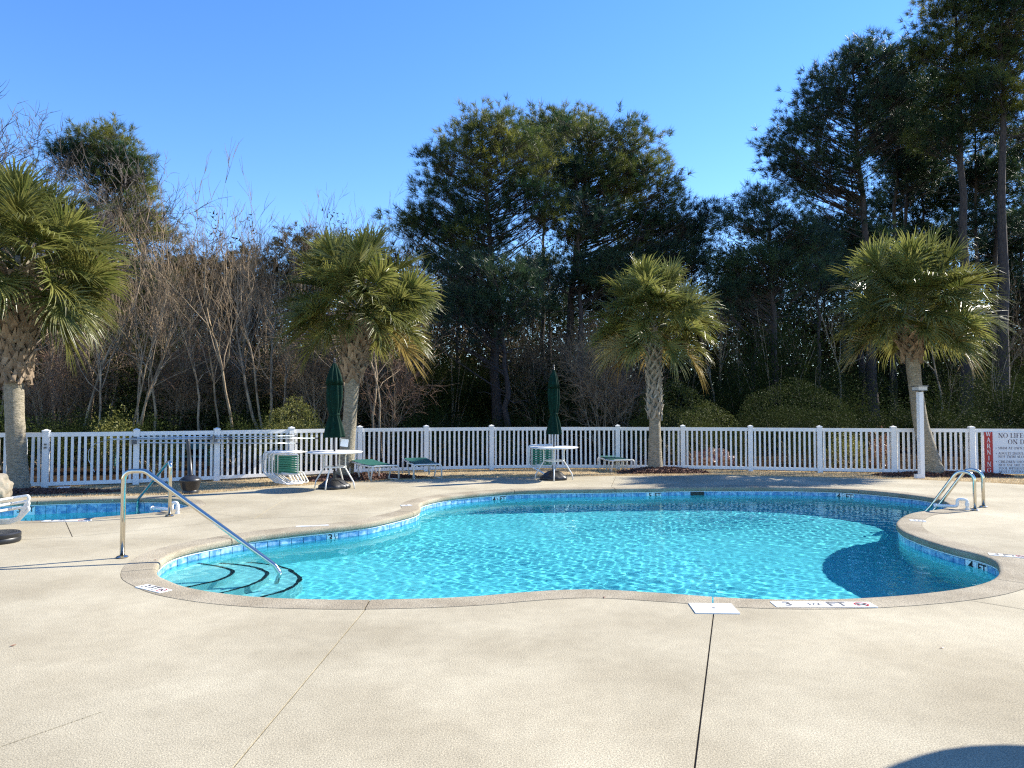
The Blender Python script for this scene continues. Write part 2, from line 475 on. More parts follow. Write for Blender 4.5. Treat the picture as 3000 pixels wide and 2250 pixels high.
JW = 0.010
JOINTS = [((1085,1768),(640,2300)), ((2093,1778),(2025,2330)), ((-120,2230),(300,2085)), ((212,1573),(745,1520)), ((745,1520),(1165,1501)), ((745,1520),(845,1455)),
          ((190,1524),(212,1573)), ((1806,1392),(1784,1440)), ((381,1578.6),(690,1581)), ((2845,1760),(3150,1810)), ((212,1573),(-150,1592)), ((630,1505),(745,1520)), ((108,1650),(399,1579))]
def strip(a, b, w):
    a, b = np.array((a.x, a.y)), np.array((b.x, b.y))
    d = (b - a) / np.linalg.norm(b - a); n = np.array((-d[1], d[0])) * w / 2
    return np.array([a - n, b - n, b + n, a + n])
strips = [strip(at(*a), at(*b), JW if i not in (8, 12, 11) else 0.006) for i, (a, b) in enumerate(JOINTS)]
vs, fs = cdt([deck_poly, pool_out, spa_out] + strips, [])
cen = vs[fs].mean(1)
ok = inside(deck_poly, cen) & ~inside(pool_out, cen) & ~inside(spa_out, cen)
isj = np.zeros(len(cen), bool)
for s_ in strips: isj |= inside(s_, cen)
deck = empty('pool_deck', (0, 0, 0)); tag(deck, kind='structure')
def slabs(sel, name, z0, depth, m, parent, split=True):
    idx = np.nonzero(sel)[0]
    par = {int(i): int(i) for i in idx}
    def find(a):
        while par[a] != a:
            par[a] = par[par[a]]; a = par[a]
        return a
    em = {}
    for i in idx:
        f = fs[i]
        for k in range(3):
            e = (int(f[k]), int(f[(k + 1) % 3])); key = (min(e), max(e))
            if key in em:
                if split: par[find(int(i))] = find(em[key][0])
                em[key] = None if em[key] is not None else None
            else: em[key] = (int(i), e)
    if not split:
        for i in idx: par[int(i)] = int(idx[0])
    comps = {}
    for i in idx: comps.setdefault(find(int(i)), []).append(int(i))
    for c, tri in comps.items():
        tf = fs[tri]
        us, inv = np.unique(tf, return_inverse=True)
        P = vs[us]; n = len(us)
        top = np.concatenate([P, np.full((n, 1), z0)], 1); bot = np.concatenate([P, np.full((n, 1), z0 - depth)], 1)
        loc = {int(u): k for k, u in enumerate(us)}
        tris = inv.reshape(-1, 3)
        q = []
        ts = set(tri)
        for key, val in em.items():
            if val is not None and val[0] in ts:
                a, b = loc[val[1][0]], loc[val[1][1]]
                q.append((b, a, a + n, b + n))
        new_obj(name, np_mesh(name, np.concatenate([top, bot]), [tris, np.array(q)], m), parent)
slabs(ok & ~isj, 'slab', 0.0, 0.24, M['deck'], deck)
slabs(ok & isj, 'joint', -0.012, 0.05, M['joint'], deck, split=False)

# ------------------------------------------------------------------ pool shells
def ring_strip(P, prof, i0=None, i1=None):
    """sweep a (outward offset, z) profile along polygon P, optionally only from index i0 to i1"""
    N = len(P)
    ids = np.arange(N) if i0 is None else np.arange(i0, i1 + 1) % N
    T = np.roll(P, -1, 0) - np.roll(P, 1, 0); T /= np.linalg.norm(T, axis=1, keepdims=True)
    NN = np.stack([T[:, 1], -T[:, 0]], -1)
    rows = []
    for (d, z) in prof:
        q = P[ids] + d * NN[ids]
        rows.append(np.concatenate([q, np.full((len(ids), 1), z)], 1))
    V = np.concatenate(rows); n = len(ids); F = []
    m = n if i0 is None else n - 1
    for r_ in range(len(prof) - 1):
        for k in range(m):
            k1 = (k + 1) % n
            F.append((r_ * n + k, r_ * n + k1, (r_ + 1) * n + k1, (r_ + 1) * n + k))
    return V, F

def nearest(P, w):
    return int(np.argmin((P[:, 0] - w.x) ** 2 + (P[:, 1] - w.y) ** 2))

TILE_TOP, TILE_H, WATER_Z, TILE = -0.078, 0.152, -0.155, 0.152
def floor_z(x, y):
    return -1.2 - 0.3 * np.clip((y - 6.5) / 7.0, 0, 1) - 0.0 * x

def wrap_text(body, size, bold=0.028):
    cu = bpy.data.curves.new('lettering', 'FONT'); cu.body = body; cu.size = size; cu.align_x = 'CENTER'; cu.align_y = 'CENTER'
    cu.fill_mode = 'FRONT' if False else 'BOTH'; cu.extrude = 0.0012; cu.offset = size * bold
    o = bpy.data.objects.new('lettering', cu); COL.objects.link(o)
    dg = bpy.context.evaluated_depsgraph_get(); dg.update()
    me = bpy.data.meshes.new_from_object(o.evaluated_get(dg))
    bpy.data.objects.remove(o); bpy.data.curves.remove(cu)
    return me

_tc = {}
def lettering(body, size, parent, Mx, m='black', sx=1.0, bold=0.028):
    key = (body, size, m, bold)
    if key not in _tc:
        me = wrap_text(body, size, bold); me.materials.clear(); me.materials.append(M[m]); _tc[key] = me
    o = new_obj('lettering', _tc[key], parent)
    o.matrix_local = Mx @ Matrix.Diagonal((sx, 1, 1, 1))
    return o

def make_pool(name, P, L, cope_w, cope_joints, water_z, markers, floor_fn, wall_bottom, bull=0.078, mat_floor='plaster', grid=0.0155, wave=1.0):
    root = empty(name); tag(root, kind='structure')
    zt = -bull
    prof = [(cope_w - 0.004, -0.05), (cope_w - 0.004, 0.003), (0.045, 0.004), (0.02, 0.0), (0.006, -0.010), (0.0, -0.026), (0.0, -bull + 0.022), (0.006, -bull + 0.008), (0.018, -bull), (0.06, -bull)]
    ids = sorted(nearest(P, at(*j)) for j in cope_joints)
    N = len(P)
    for k in range(len(ids)):
        a = ids[k]; b = ids[(k + 1) % len(ids)]
        if b <= a: b += N
        V, F = ring_strip(P, prof, a, b)
        n = b - a + 1
        # pull the ends in a few mm so that the joint shows
        V = np.array(V)
        for r_ in range(len(prof)):
            for e, s_ in ((0, 1), (n - 1, -1)):
                d = V[r_ * n + e + s_] - V[r_ * n + e]; d[2] = 0
                V[r_ * n + e] += d / np.linalg.norm(d) * 0.006
        mb = MB(); mb.add(V, F)
        mb.add(np.array([V[r_ * n] for r_ in range(len(prof))]), [tuple([0, i, i + 1]) for i in range(1, len(prof) - 1)])
        mb.add(np.array([V[r_ * n + n - 1] for r_ in range(len(prof))]), [tuple([0, i + 1, i]) for i in range(1, len(prof) - 1)])
        mb.build('coping_section', M['coping'], root, smooth=True, auto=40)
    # white grout lines above the tiles
    V, F = ring_strip(P, [(0.0205, zt - 0.001), (0.017, zt - 0.004), (0.017, zt - 0.013), (0.0205, zt - 0.015)])
    mb = MB(); mb.add(V, F); mb.build('grout_line', M['grout'], root)
    # walls
    V, F = ring_strip(P, [(0.033, zt), (0.033, wall_bottom)])
    mb = MB(); mb.add(V, F); receiver(mb.build('basin_wall', M[mat_floor], root, smooth=True))
    # floor
    lo, hi = P.min(0) - 0.3, P.max(0) + 0.3
    gx, gy = np.arange(lo[0], hi[0], 0.25), np.arange(lo[1], hi[1], 0.25)
    X, Y = np.meshgrid(gx, gy)
    V = np.stack([X, Y, floor_fn(X, Y)], -1).reshape(-1, 3)
    idx = np.arange(X.size).reshape(X.shape)
    q = np.stack([idx[:-1, :-1], idx[:-1, 1:], idx[1:, 1:], idx[1:, :-1]], -1).reshape(-1, 4)
    big = offset(P, 0.25)
    q = q[inside(big, V[q].mean(1)[:, :2])]
    receiver(new_obj('basin_floor', np_mesh('basin_floor', V, q, M[mat_floor], True), root))
    # water
    gx, gy = np.arange(lo[0], hi[0], grid), np.arange(lo[1], hi[1], grid)
    X, Y = np.meshgrid(gx, gy)
    rng = np.random.default_rng(11); Z = np.zeros_like(X)
    for i in range(64):
        lam = 0.075 * (0.34 / 0.075) ** rng.uniform(0, 1); a = rng.normal(0.5, 1.0) + (math.pi if rng.random() < .3 else 0); k = 2 * math.pi / lam
        Z += 0.00060 * lam * rng.uniform(0.5, 1.3) * np.sin(k * (X * math.cos(a) + Y * math.sin(a)) + rng.uniform(0, 6.28))
    Z *= np.clip(0.80 + 0.42 * np.sin(0.9 * X + 1.3 * np.sin(0.7 * Y)) * np.sin(0.8 * Y + 0.5 + 0.6 * np.sin(1.1 * X)), 0.35, 1.25)
    V = np.stack([X, Y, water_z + Z * wave], -1).reshape(-1, 3)
    idx = np.arange(X.size).reshape(X.shape)
    q = np.stack([idx[:-1, :-1], idx[:-1, 1:], idx[1:, 1:], idx[1:, :-1]], -1).reshape(-1, 4)
    q = q[inside(offset(P, 0.05), V[q].mean(1)[:, :2])]
    us, inv = np.unique(q, return_inverse=True)
    w = new_obj('water', np_mesh('water', V[us], inv.reshape(-1, 4), M['water'], True), root)
    w.cycles.is_caustics_caster = True
    # waterline tiles
    d = np.linalg.norm(np.roll(P, -1, 0) - P, axis=1); s = np.concatenate([[0], np.cumsum(d)]); Ltot = s[-1]
    ext = np.concatenate([P, P[:1]])
    nt = int(Ltot / (TILE + 0.004))
    pitch = Ltot / nt
    tb = MB(); x, y, z = TILE / 2, 0.006, TILE_H / 2
    b_ = 0.003
    tb.add([(-x,0.012,-z),(x,0.012,-z),(x,0.012,z),(-x,0.012,z),(-x+b_,0,-z+b_),(x-b_,0,-z+b_),(x-b_,0,z-b_),(-x+b_,0,z-b_)],
           [(4,5,6,7),(0,1,5,4),(1,2,6,5),(2,3,7,6),(3,0,4,7)])
    tme = None
    marks = {}
    for (px, py, texts) in markers:
        i = nearest(P, at(px, py, -0.09)); sm = s[i]
        j = int(sm / pitch)
        for k_, tx in enumerate(texts):
            marks[(j - k_) % nt] = tx      # counter-clockwise run seen from inside reads right to left
    for j in range(nt):
        sm = (j + 0.5) * pitch
        c = np.array([np.interp(sm, s, ext[:, 0]), np.interp(sm, s, ext[:, 1])])
        a0 = np.array([np.interp((sm - 0.08) % Ltot, s, ext[:, 0]), np.interp((sm - 0.08) % Ltot, s, ext[:, 1])])
        a1 = np.array([np.interp((sm + 0.08) % Ltot, s, ext[:, 0]), np.interp((sm + 0.08) % Ltot, s, ext[:, 1])])
        t = a1 - a0; t /= np.linalg.norm(t); nrm = np.array((t[1], -t[0]))
        pos = c + nrm * 0.0195
        ang = math.atan2(nrm[1], nrm[0]) - math.pi / 2      # local +Y points outward
        if tme is None:
            o = tb.build('tile', M['tile'], root); tme = o.data
        elif j in marks:
            me2 = tme.copy(); me2.materials.clear(); me2.materials.append(M['white_tile'])
            o = new_obj('depth_marker', me2, root)
        else:
            o = new_obj('tile', tme, root)
        o.location = (pos[0], pos[1], zt - 0.016 - TILE_H / 2); o.rotation_euler = (0, 0, ang)
        receiver(o)
        if j in marks and o.name.startswith('depth'):
            tx = marks[j]
            for (body, size, dx, dz) in tx:
                lettering(body, size, o, Matrix.Translation((dx, -0.0022, dz)) @ Matrix.Rotation(R(90), 4, 'X'), bold=0.014)
    return root

FT = [('FT', 0.125, 0, 0.02)]
def num(n, half=False):
    r = [(n, 0.14, -0.03 if half else 0, 0.02)]
    if half: r += [('1', 0.06, 0.03, 0.05), ('/', 0.07, 0.045, 0.02), ('2', 0.06, 0.058, -0.01)]
    return r
main_pool = make_pool('swimming_pool', pool, POOL_L, COPE_W,
    [(1096,1755),(2096,1748),(460,1667),(689,1579),(1215,1501),(1500,1437),(2508,1436),(2640,1515),(2905,1695),(1800,1432)],
    WATER_Z, [(955,1565,[num('3', True)]), (1472,1456,[num('4', True), FT]), (1909,1447,[num('5'), FT]), (2457,1448,[num('4', True), FT]), (2880,1644,[num('4'), FT])],
    floor_z, -2.0)
spa_pool = make_pool('wading_pool', spa, SPA_L, 0.24, [(103,1466.5),(530,1466),(195,1522),(-130,1500)], -0.245,
    [(95,1474,[num('3'), FT])], lambda x, y: -0.95 + 0 * x, -1.2, bull=0.078, grid=0.04, wave=0.22)

# skimmer mouth in the far wall
sk = MB(); i = nearest(pool, at(2067, 1434)); p = pool[i]
sk.box((p[0], p[1] + 0.03, -0.15), (0.27, 0.06, 0.11)); sk.build('skimmer_mouth', M['black'], main_pool)

# entry steps: three curved treads with black tile noses
def refr(px, py, zs):
    a = at(px, py, WATER_Z); d = (a - Vector((0, 0, CAM_H))).normalized()
    n = Vector((0, 0, 1)); c1 = -d.dot(n); k = 1 / 1.33
    c2 = math.sqrt(1 - k * k * (1 - c1 * c1))
    r_ = k * d + (k * c1 - c2) * n
    return a + r_ * ((zs - WATER_Z) / r_.z)
STEP_Z = (-0.36, -0.60, -0.84)
LINES = [[(594,1650),(644,1658),(680,1667),(689,1674),(680,1685),(644,1701),(558,1720)],
         [(644,1648),(707,1653),(757,1662),(788,1676),(779,1694),(734,1716),(657,1737)],
         [(716,1646),(797,1653),(842,1664),(874,1680),(885,1694),(874,1712),(842,1730),(779,1748)]]
def open_spline(P, n=10):
    P = [np.array(p) for p in P]; P = [2 * P[0] - P[1]] + P + [2 * P[-1] - P[-2]]; out = []
    for i in range(1, len(P) - 2):
        p0, p1, p2, p3 = P[i - 1:i + 3]
        for u in np.linspace(0, 1, n, endpoint=False):
            out.append(0.5 * ((2 * p1) + (-p0 + p2) * u + (2 * p0 - 5 * p1 + 4 * p2 - p3) * u ** 2 + (-p0 + 3 * p1 - 3 * p2 + p3) * u ** 3))
    out.append(P[-2]); return np.array(out)
for k, ln in enumerate(LINES):
    zs = STEP_Z[k]
    c = open_spline([tuple(refr(x, y, zs)[:2]) for x, y in ln])
    c = np.concatenate([[c[0] + (c[0] - c[3]) * 1.5], c, [c[-1] + (c[-1] - c[-4]) * 1.5]])
    left = np.array([(-5.0, c[-1][1] - 0.3), (-5.0, c[0][1] + 0.3)])
    poly = np.concatenate([c, left]); n = len(poly)
    mb = MB()
    top = np.concatenate([poly, np.full((n, 1), zs)], 1)
    cx = np.array([[-4.2, c[:, 1].mean(), zs]])
    mb.add(np.concatenate([top, cx]), [(i, n, (i + 1) % n) for i in range(n)])
    bot = top.copy(); bot[:, 2] = -1.3
    mb.add(np.concatenate([top, bot]), [(i, (i + 1) % n, n + (i + 1) % n, n + i) for i in range(n)])
    bm_o = mb.build('step', M['step'], main_pool); receiver(bm_o)
    # nose tiles, one by one
    d = np.linalg.norm(np.diff(c, axis=0), axis=1); s = np.concatenate([[0], np.cumsum(d)])
    q = np.arange(0, s[-1], 0.075)
    for a_, b2 in zip(q[:-1], q[1:]):
        A = np.array([np.interp(a_ + .003, s, c[:, 0]), np.interp(a_ + .003, s, c[:, 1])]); B = np.array([np.interp(b2 - .003, s, c[:, 0]), np.interp(b2 - .003, s, c[:, 1])])
        mid = (A + B) / 2
        if not inside(pool, [mid])[0]: continue
        t = (B - A) / np.linalg.norm(B - A); nr = np.array((t[1], -t[0]))
        if np.dot(nr, mid - cx[0][:2]) < 0: nr = -nr
        mb = MB(); mb.box((mid[0] - nr[0] * 0.025, mid[1] - nr[1] * 0.025, zs + 0.001), (np.linalg.norm(B - A), 0.044, 0.012), math.atan2(t[1], t[0]))
        receiver(mb.build('nose_tile', M['black_tile'], bm_o))

# skimmer lid and flat depth markers let into the deck
def flat_marker(px, py, w, h, texts, name, label, ang=0.0, nodive=None, cat='depth marker'):
    p = at(px, py)
    r_ = empty(name, (p.x, p.y, 0.0), ang, label, cat)
    mb = MB(); mb.box((0, 0, 0.002), (w, h, 0.012)); mb.build('plate', M['white_tile'], r_)
    for (body, size, dx) in texts:
        lettering(body, size, r_, Matrix.Translation((dx, 0, 0.0092)), 'faded_ink', 1.0, 0.008)
    if nodive is not None:
        mb = MB(); a = np.linspace(0, 2 * math.pi, 25)[:-1]
        ro, ri = h * 0.38, h * 0.30
        V = [(nodive + ro * math.cos(t), ro * math.sin(t), 0.0095) for t in a] + [(nodive + ri * math.cos(t), ri * math.sin(t), 0.0095) for t in a]
        mb.add(V, [(i, (i + 1) % 24, 24 + (i + 1) % 24, 24 + i) for i in range(24)])
        mb.build('prohibition_ring', M['sign_red'], r_)
        mb = MB(); mb.box((nodive, 0, 0.0100), (ro * 1.7, h * 0.07, 0.002), R(-40))
        mb.box((nodive - 0.01, 0.0, 0.0092), (h * 0.42, h * 0.09, 0.0012), R(25)); mb.box((nodive + 0.03, 0.012, 0.0093), (h * 0.10, h * 0.10, 0.0012))
        mb.build('diver_symbol', M['black'], r_)
    return r_
flat_marker(450, 1726, 0.37, 0.115, [('3', 0.12, -0.12), ('FT', 0.12, -0.0)], 'depth_marker_plate', 'white depth plate reading 3 FT set in the coping at the left pool end', R(-33), 0.125)
flat_marker(2412, 1773, 0.79, 0.15, [('3', 0.15, -0.28), ('1/2', 0.09, -0.075), ('FT', 0.15, 0.11)], 'depth_marker_plate', 'long white depth plate reading 3 1/2 FT on the near coping', R(-1), 0.30)
flat_marker(2688, 1526, 0.19, 0.14, [('4', 0.1, -0.04), ('FT', 0.08, 0.045)], 'depth_marker_plate', 'small white plate on the coping of the rounded right corner near the ladder', R(-20))
flat_marker(2952, 1629, 0.34, 0.13, [('4', 0.12, -0.1), ('FT', 0.12, 0.02)], 'depth_marker_plate', 'white depth plate on the deck at the right edge beside the shaded wall', R(-28), 0.12)
flat_marker(195, 1526.5, 0.62, 0.12, [('3', 0.11, -0.2), ('FT', 0.11, -0.05)], 'depth_marker_plate', 'white depth plate on the near edge of the small left pool', R(4), 0.2)
flat_marker(1190, 1481.5, 0.17, 0.12, [('4', 0.1, 0.0)], 'depth_marker_plate', 'small white plate on the coping where the left pool wall bends inward', R(25))
flat_marker(915, 1541.5, 0.42, 0.07, [], 'depth_marker_plate', 'faint worn white plate on the coping above the 3 1/2 wall marker', R(16))
lid = flat_marker(2091, 1784, 0.335, 0.275, [], 'skimmer_lid', 'white rectangular skimmer lid in the deck at the near pool edge', R(-3), cat='skimmer lid')
mb = MB(); mb.lathe([(0.0, 0.0085), (0.012, 0.0095), (0.016, 0.0082)], 10); mb.build('finger_hole', M['black'], lid)

# ------------------------------------------------------------------ stainless rails
def add_flange(root, x, y, z=0.0):
    mb = MB(); mb.lathe([(0.026, z + 0.004), (0.06, z + 0.006), (0.062, z + 0.012), (0.045, z + 0.022), (0.026, z + 0.026)], 20, (x, y, 0)); mb.build('flange', M['steel'], root, smooth=True, auto=35)

b0, b1 = at(358, 1634), at(828, 1678, WATER_Z)
ang = math.atan2(b1.y - b0.y, b1.x - b0.x)
hr = empty('handrail', (b0.x, b0.y, 0), ang, 'tall stainless steel handrail running down over the steps into the main pool', 'handrail')
mb = MB()
path = fillet([(0,0,0),(0,0,0.905),(0.225,0,0.905),(1.60,0,-0.08),(1.655,0,-0.16),(1.62,0,-0.61)], [0,0.17,0.13,0.1,0.06,0], 8)
mb.tube(path, 0.0245, 16); receiver(mb.build('rail', M['steel'], hr, smooth=True))
add_flange(hr, 0, 0)

b0 = at(497, 1512.5); e0 = at(403, 1500, -0.245)
ang = math.atan2(e0.y - b0.y, e0.x - b0.x); Ls = math.hypot(e0.x - b0.x, e0.y - b0.y)
h2 = empty('handrail', (b0.x, b0.y, 0), ang, 'short stainless handrail leaning back into the small left pool', 'handrail')
mb = MB(); mb.tube(fillet([(0,0,0),(0,0,0.78),(0.16,0,0.78),(Ls-0.08,0,0.0),(Ls,0,-0.16),(Ls-0.02,0,-0.55)], [0,0.12,0.1,0.12,0.05,0], 7), 0.0245, 14); receiver(mb.build('rail', M['steel'], h2, smooth=True))
add_flange(h2, 0, 0)

l0, l1 = at(2857, 1495.5), at(2881, 1486)
mid = (l0 + l1) / 2
ang = math.atan2(l1.y - l0.y, l1.x - l0.x) + R(90); ll = 0.66
lad = empty('pool_ladder', (mid.x, mid.y, 0), ang, 'pair of curved stainless ladder rails at the far right pool corner', 'pool ladder')
for s_ in (-1, 1):
    y = s_ * 0.27
    mb = MB(); mb.tube(fillet([(0,y,0),(0,y,0.56),(0.22,y,0.60),(ll-0.06,y,0.02),(ll+0.05,y,-0.12),(ll+0.02,y,-1.1)], [0,0.17,0.16,0.14,0.08,0], 8), 0.0245, 14); receiver(mb.build('rail', M['steel'], lad, smooth=True))
    add_flange(lad, 0, y)
for z in (-0.38, -0.66, -0.94):
    mb = MB(); mb.box((ll + 0.03, 0, z), (0.09, 0.54, 0.025)); receiver(mb.build('tread', M['pvc'], lad))

def fill_pipe(px0, py0, px1, py1, label):
    a, b = at(px0, py0), at(px1, py1)
    d = b - a; L = d.length
    r_ = empty('fill_pipe', (b.x, b.y, 0), math.atan2(d.y, d.x), label, 'pipe')
    mb = MB(); mb.tube(fillet([(-L,0,0.045),(-0.13,0,0.045),(-0.13,0,0.16),(0,0,0.16),(0,0,0.0)], 0.045, 5), 0.024, 10); mb.build('pipe', M['pvc'], r_, smooth=True)
    mb = MB()
    mb.lathe([(0.024, 0.06), (0.031, 0.06), (0.031, 0.11), (0.024, 0.11)], 12); mb.build('collar', M['pvc'], r_, smooth=True, auto=35)
    mb = MB(); mb.lathe([(0.024, 0.0), (0.032, 0.0), (0.032, 0.028), (0.024, 0.028)], 12); mb.build('collar', M['pvc'], r_, smooth=True, auto=35)
    mb = MB(); mb.tube([(-L - 0.03, 0, 0.035), (-L, 0, 0.045)], 0.034, 10); mb.build('nozzle', M['pvc'], r_)
fill_pipe(2742, 1489, 2834, 1494, 'white plastic fill pipe with elbow beside the right pool ladder')
fill_pipe(448, 1497, 520, 1505, 'white plastic fill pipe with elbow beside the small left pool')

# ------------------------------------------------------------------ grass strip, mulch beds
POSTS_PX = [(-850,1450,12.9),(-490,1442,13.5),(-165,1434,14.0),(138,1425,14.47),(402.5,1415,15.1),(637.5,1406,15.85),(855,1394,16.8),(1054.7,1382,17.75),(1249,1376,18.35),(1440,1373,18.8),(1622,1371,19.0),(1809,1371,18.95),
            (1999.5,1374,18.75),(2197,1377,18.4),(2399,1381,17.95),(2615,1385,17.6),(2843,1387,17.35),(3090,1390,17.1),(3345,1394,16.7)]
KF = 1.09
posts = [Vector(((x - 1500) / F_PX * Y * KF, Y * KF, LOW)) for x, _, Y in POSTS_PX]
fl = np.array([(p.x, p.y + 0.25) for p in posts])
lx = np.arange(-13.0, 15.2, 0.2)
ly0 = edge_y(lx) - 0.03; ly1 = np.interp(lx, fl[:, 0], fl[:, 1])
rows = 9; V = []
for r_ in range(rows):
    yy = ly0 + (ly1 - ly0) * r_ / (rows - 1); V.append(np.stack([lx, yy, gz(lx, yy) - 0.014], -1))
V = np.concatenate(V); nn = len(lx); ii = np.arange(nn * rows).reshape(rows, nn)
q = np.stack([ii[:-1, :-1], ii[:-1, 1:], ii[1:, 1:], ii[1:, :-1]], -1).reshape(-1, 4)
lawn = tag(new_obj('lawn_strip', np_mesh('lawn_strip', V, q, M['grass'], True)), kind='structure')
rng = np.random.default_rng(5)
n = 200000
X = np.stack([rng.uniform(-11.5, 14.5, n), rng.uniform(11.8, 21, n)], -1)
X = X[(X[:, 1] > edge_y(X[:, 0])) & (X[:, 1] < np.interp(X[:, 0], fl[:, 0], fl[:, 1]))]
n = len(X)
a = rng.uniform(0, 2 * math.pi, n); h = rng.uniform(0.012, 0.04, n); w = rng.uniform(0.004, 0.009, n); ln = rng.uniform(0, 0.04, n); b_ = rng.uniform(0, 2 * math.pi, n)
base = np.concatenate([X, gz(X[:, 0], X[:, 1])[:, None] - 0.016], 1)
sd = np.stack([np.cos(a) * w, np.sin(a) * w, 0 * a], -1)
tipv = base + np.stack([np.cos(b_) * ln, np.sin(b_) * ln, h], -1)
V = np.stack([base - sd, base + sd, tipv], 1).reshape(-1, 3)
tag(new_obj('lawn_grass', np_mesh('lawn_grass', V, np.arange(3 * n).reshape(-1, 3), M['blade'])), 'short tan dormant grass between the deck and the white fence', 'grass', kind='stuff')

def mulch_bed(c, rx, ry, hgt, nchip, label, seed):
    g = np.random.default_rng(seed)
    r_ = empty('mulch_bed', (c.x, c.y, float(gz(c.x, c.y)))); tag(r_, kind='structure')
    mb = MB(); seg = 40
    md = lambda a, z: 1 + 0.12 * np.sin(3 * a + seed) + 0.07 * np.sin(7 * a)
    mb.lathe([(1.0, -0.02), (0.9, 0.02), (0.6, hgt * 0.6), (0.25, hgt), (0.0, hgt)], seg, mod=md)
    V = np.concatenate(mb.v); V[:, 0] *= rx; V[:, 1] *= ry; mb.v = [V]
    mb.build('bed', M['mulch'], r_, smooth=True)
    a = g.uniform(0, 2 * math.pi, nchip); q = np.sqrt(g.uniform(0, 1, nchip)) * 0.98
    z = np.interp(q, [0, 0.25, 0.6, 0.9, 1], [hgt, hgt, hgt * 0.6, 0.02, -0.01]) + g.uniform(0, 0.02, nchip)
    P = np.stack([np.cos(a) * q * rx * md(a, 0), np.sin(a) * q * ry * md(a, 0), z], -1)
    d1 = g.normal(size=(nchip, 3)); d1[:, 2] *= 0.4; d1 /= np.linalg.norm(d1, axis=1, keepdims=True)
    d2 = np.cross(d1, g.normal(size=(nchip, 3))); d2 /= np.linalg.norm(d2, axis=1, keepdims=True)
    l = g.uniform(0.02, 0.05, (nchip, 1)); w = g.uniform(0.008, 0.016, (nchip, 1))
    V = np.stack([P - d1 * l - d2 * w, P + d1 * l - d2 * w, P + d1 * l + d2 * w, P - d1 * l + d2 * w], 1).reshape(-1, 3)
    o = new_obj('wood_chips', np_mesh('wood_chips', V, np.arange(4 * nchip).reshape(-1, 4), M['mulch']), r_); o['kind'] = 'stuff'
PALM_BASE = [Vector((-10.4, 15.2, LOW)), Vector((-4.12, 17.7, LOW)), Vector((3.9, 19.6, LOW)), Vector((10.92, 18.8, LOW))]
mulch_bed(Vector((-9.7, 14.6, 0)), 1.6, 0.75, 0.05, 2600, '', 1)
mulch_bed(PALM_BASE[1] + Vector((0.5, 0.0, 0)), 1.6, 0.75, 0.11, 2600, '', 2)
mulch_bed(PALM_BASE[2] + Vector((0.15, -0.1, 0)), 1.25, 0.6, 0.13, 2400, '', 3)
mulch_bed(PALM_BASE[3] + Vector((0.3, -0.1, 0)), 1.7, 0.6, 0.07, 2400, '', 4)

# ------------------------------------------------------------------ fence
fence = empty('fence', (0, 0, LOW), 0, 'long white vinyl picket fence curving behind the pool', 'fence')
FS = Matrix.Scale(KF, 4)
def upscale(mb): mb.v = [v * np.array((1.04, 1.04, KF)) for v in mb.v]; return mb
fposts = [Vector((p.x, p.y, 0)) for p in posts]
pm = MB(); pm.box((0, 0, 0.55), (0.118, 0.118, 1.13)); upscale(pm) 
cm = MB(); cm.add([(-.068,-.068,1.115),(.068,-.068,1.115),(.068,.068,1.115),(-.068,.068,1.115),(-.068,-.068,1.14),(.068,-.068,1.14),(.068,.068,1.14),(-.068,.068,1.14),(0,0,1.168)],
                  [(0,1,5,4),(1,2,6,5),(2,3,7,6),(3,0,4,7),(4,5,8),(5,6,8),(6,7,8),(7,4,8),(3,2,1,0)])
upscale(cm)
pk = MB(); pk.box((0, 0, 0.555), (0.050, 0.03, 0.95)); upscale(pk)
post_me = cap_me = pick_me = None
frng = random.Random(3)
for i, p in enumerate(fposts):
    d = fposts[min(i + 1, len(fposts) - 1)] - fposts[max(i - 1, 0)]
    rz = math.atan2(d.y, d.x)
    if post_me is None:
        o = pm.build('post', M['vinyl'], fence); post_me = o.data; c = cm.build('post_cap', M['vinyl'], o); cap_me = c.data
    else:
        o = new_obj('post', post_me, fence); c = new_obj('post_cap', cap_me, o)
    o.location = p; o.rotation_euler = (0, 0, rz)
    if i + 1 < len(fposts):
        q = fposts[i + 1]; e = q - p; L = e.length; rz = math.atan2(e.y, e.x); m_ = (p + q) / 2
        for z, hh, nm in ((1.055 * KF, 0.094, 'top_rail'), (0.065 * KF, 0.08, 'bottom_rail')):
            mb = MB(); mb.box((0, 0, z), (L - 0.12, 0.048, hh)); o = mb.build(nm, M['vinyl'], fence); o.location = m_; o.rotation_euler = (0, 0, rz)
        npk = 12 if L < 1.6 else 13
        if L > 1.88: npk = 14
        for k in range(npk):
            u = (0.059 + (L - 0.118) * (k + 0.5) / npk) / L
            if pick_me is None:
                o = pk.build('picket', M['vinyl'], fence); pick_me = o.data
            else: o = new_obj('picket', pick_me, fence)
            o.location = p + e * u; o.rotation_euler = (0, R(frng.gauss(0, 0.22)), rz + R(frng.gauss(0, 1.2)))
for z in (0.94, 0.87):
    mb = MB(); mb.box((posts[3].x + 0.03, posts[3].y - 0.07, z), (0.05, 0.02, 0.038)); mb.build('latch', M['grey_metal'], fence)

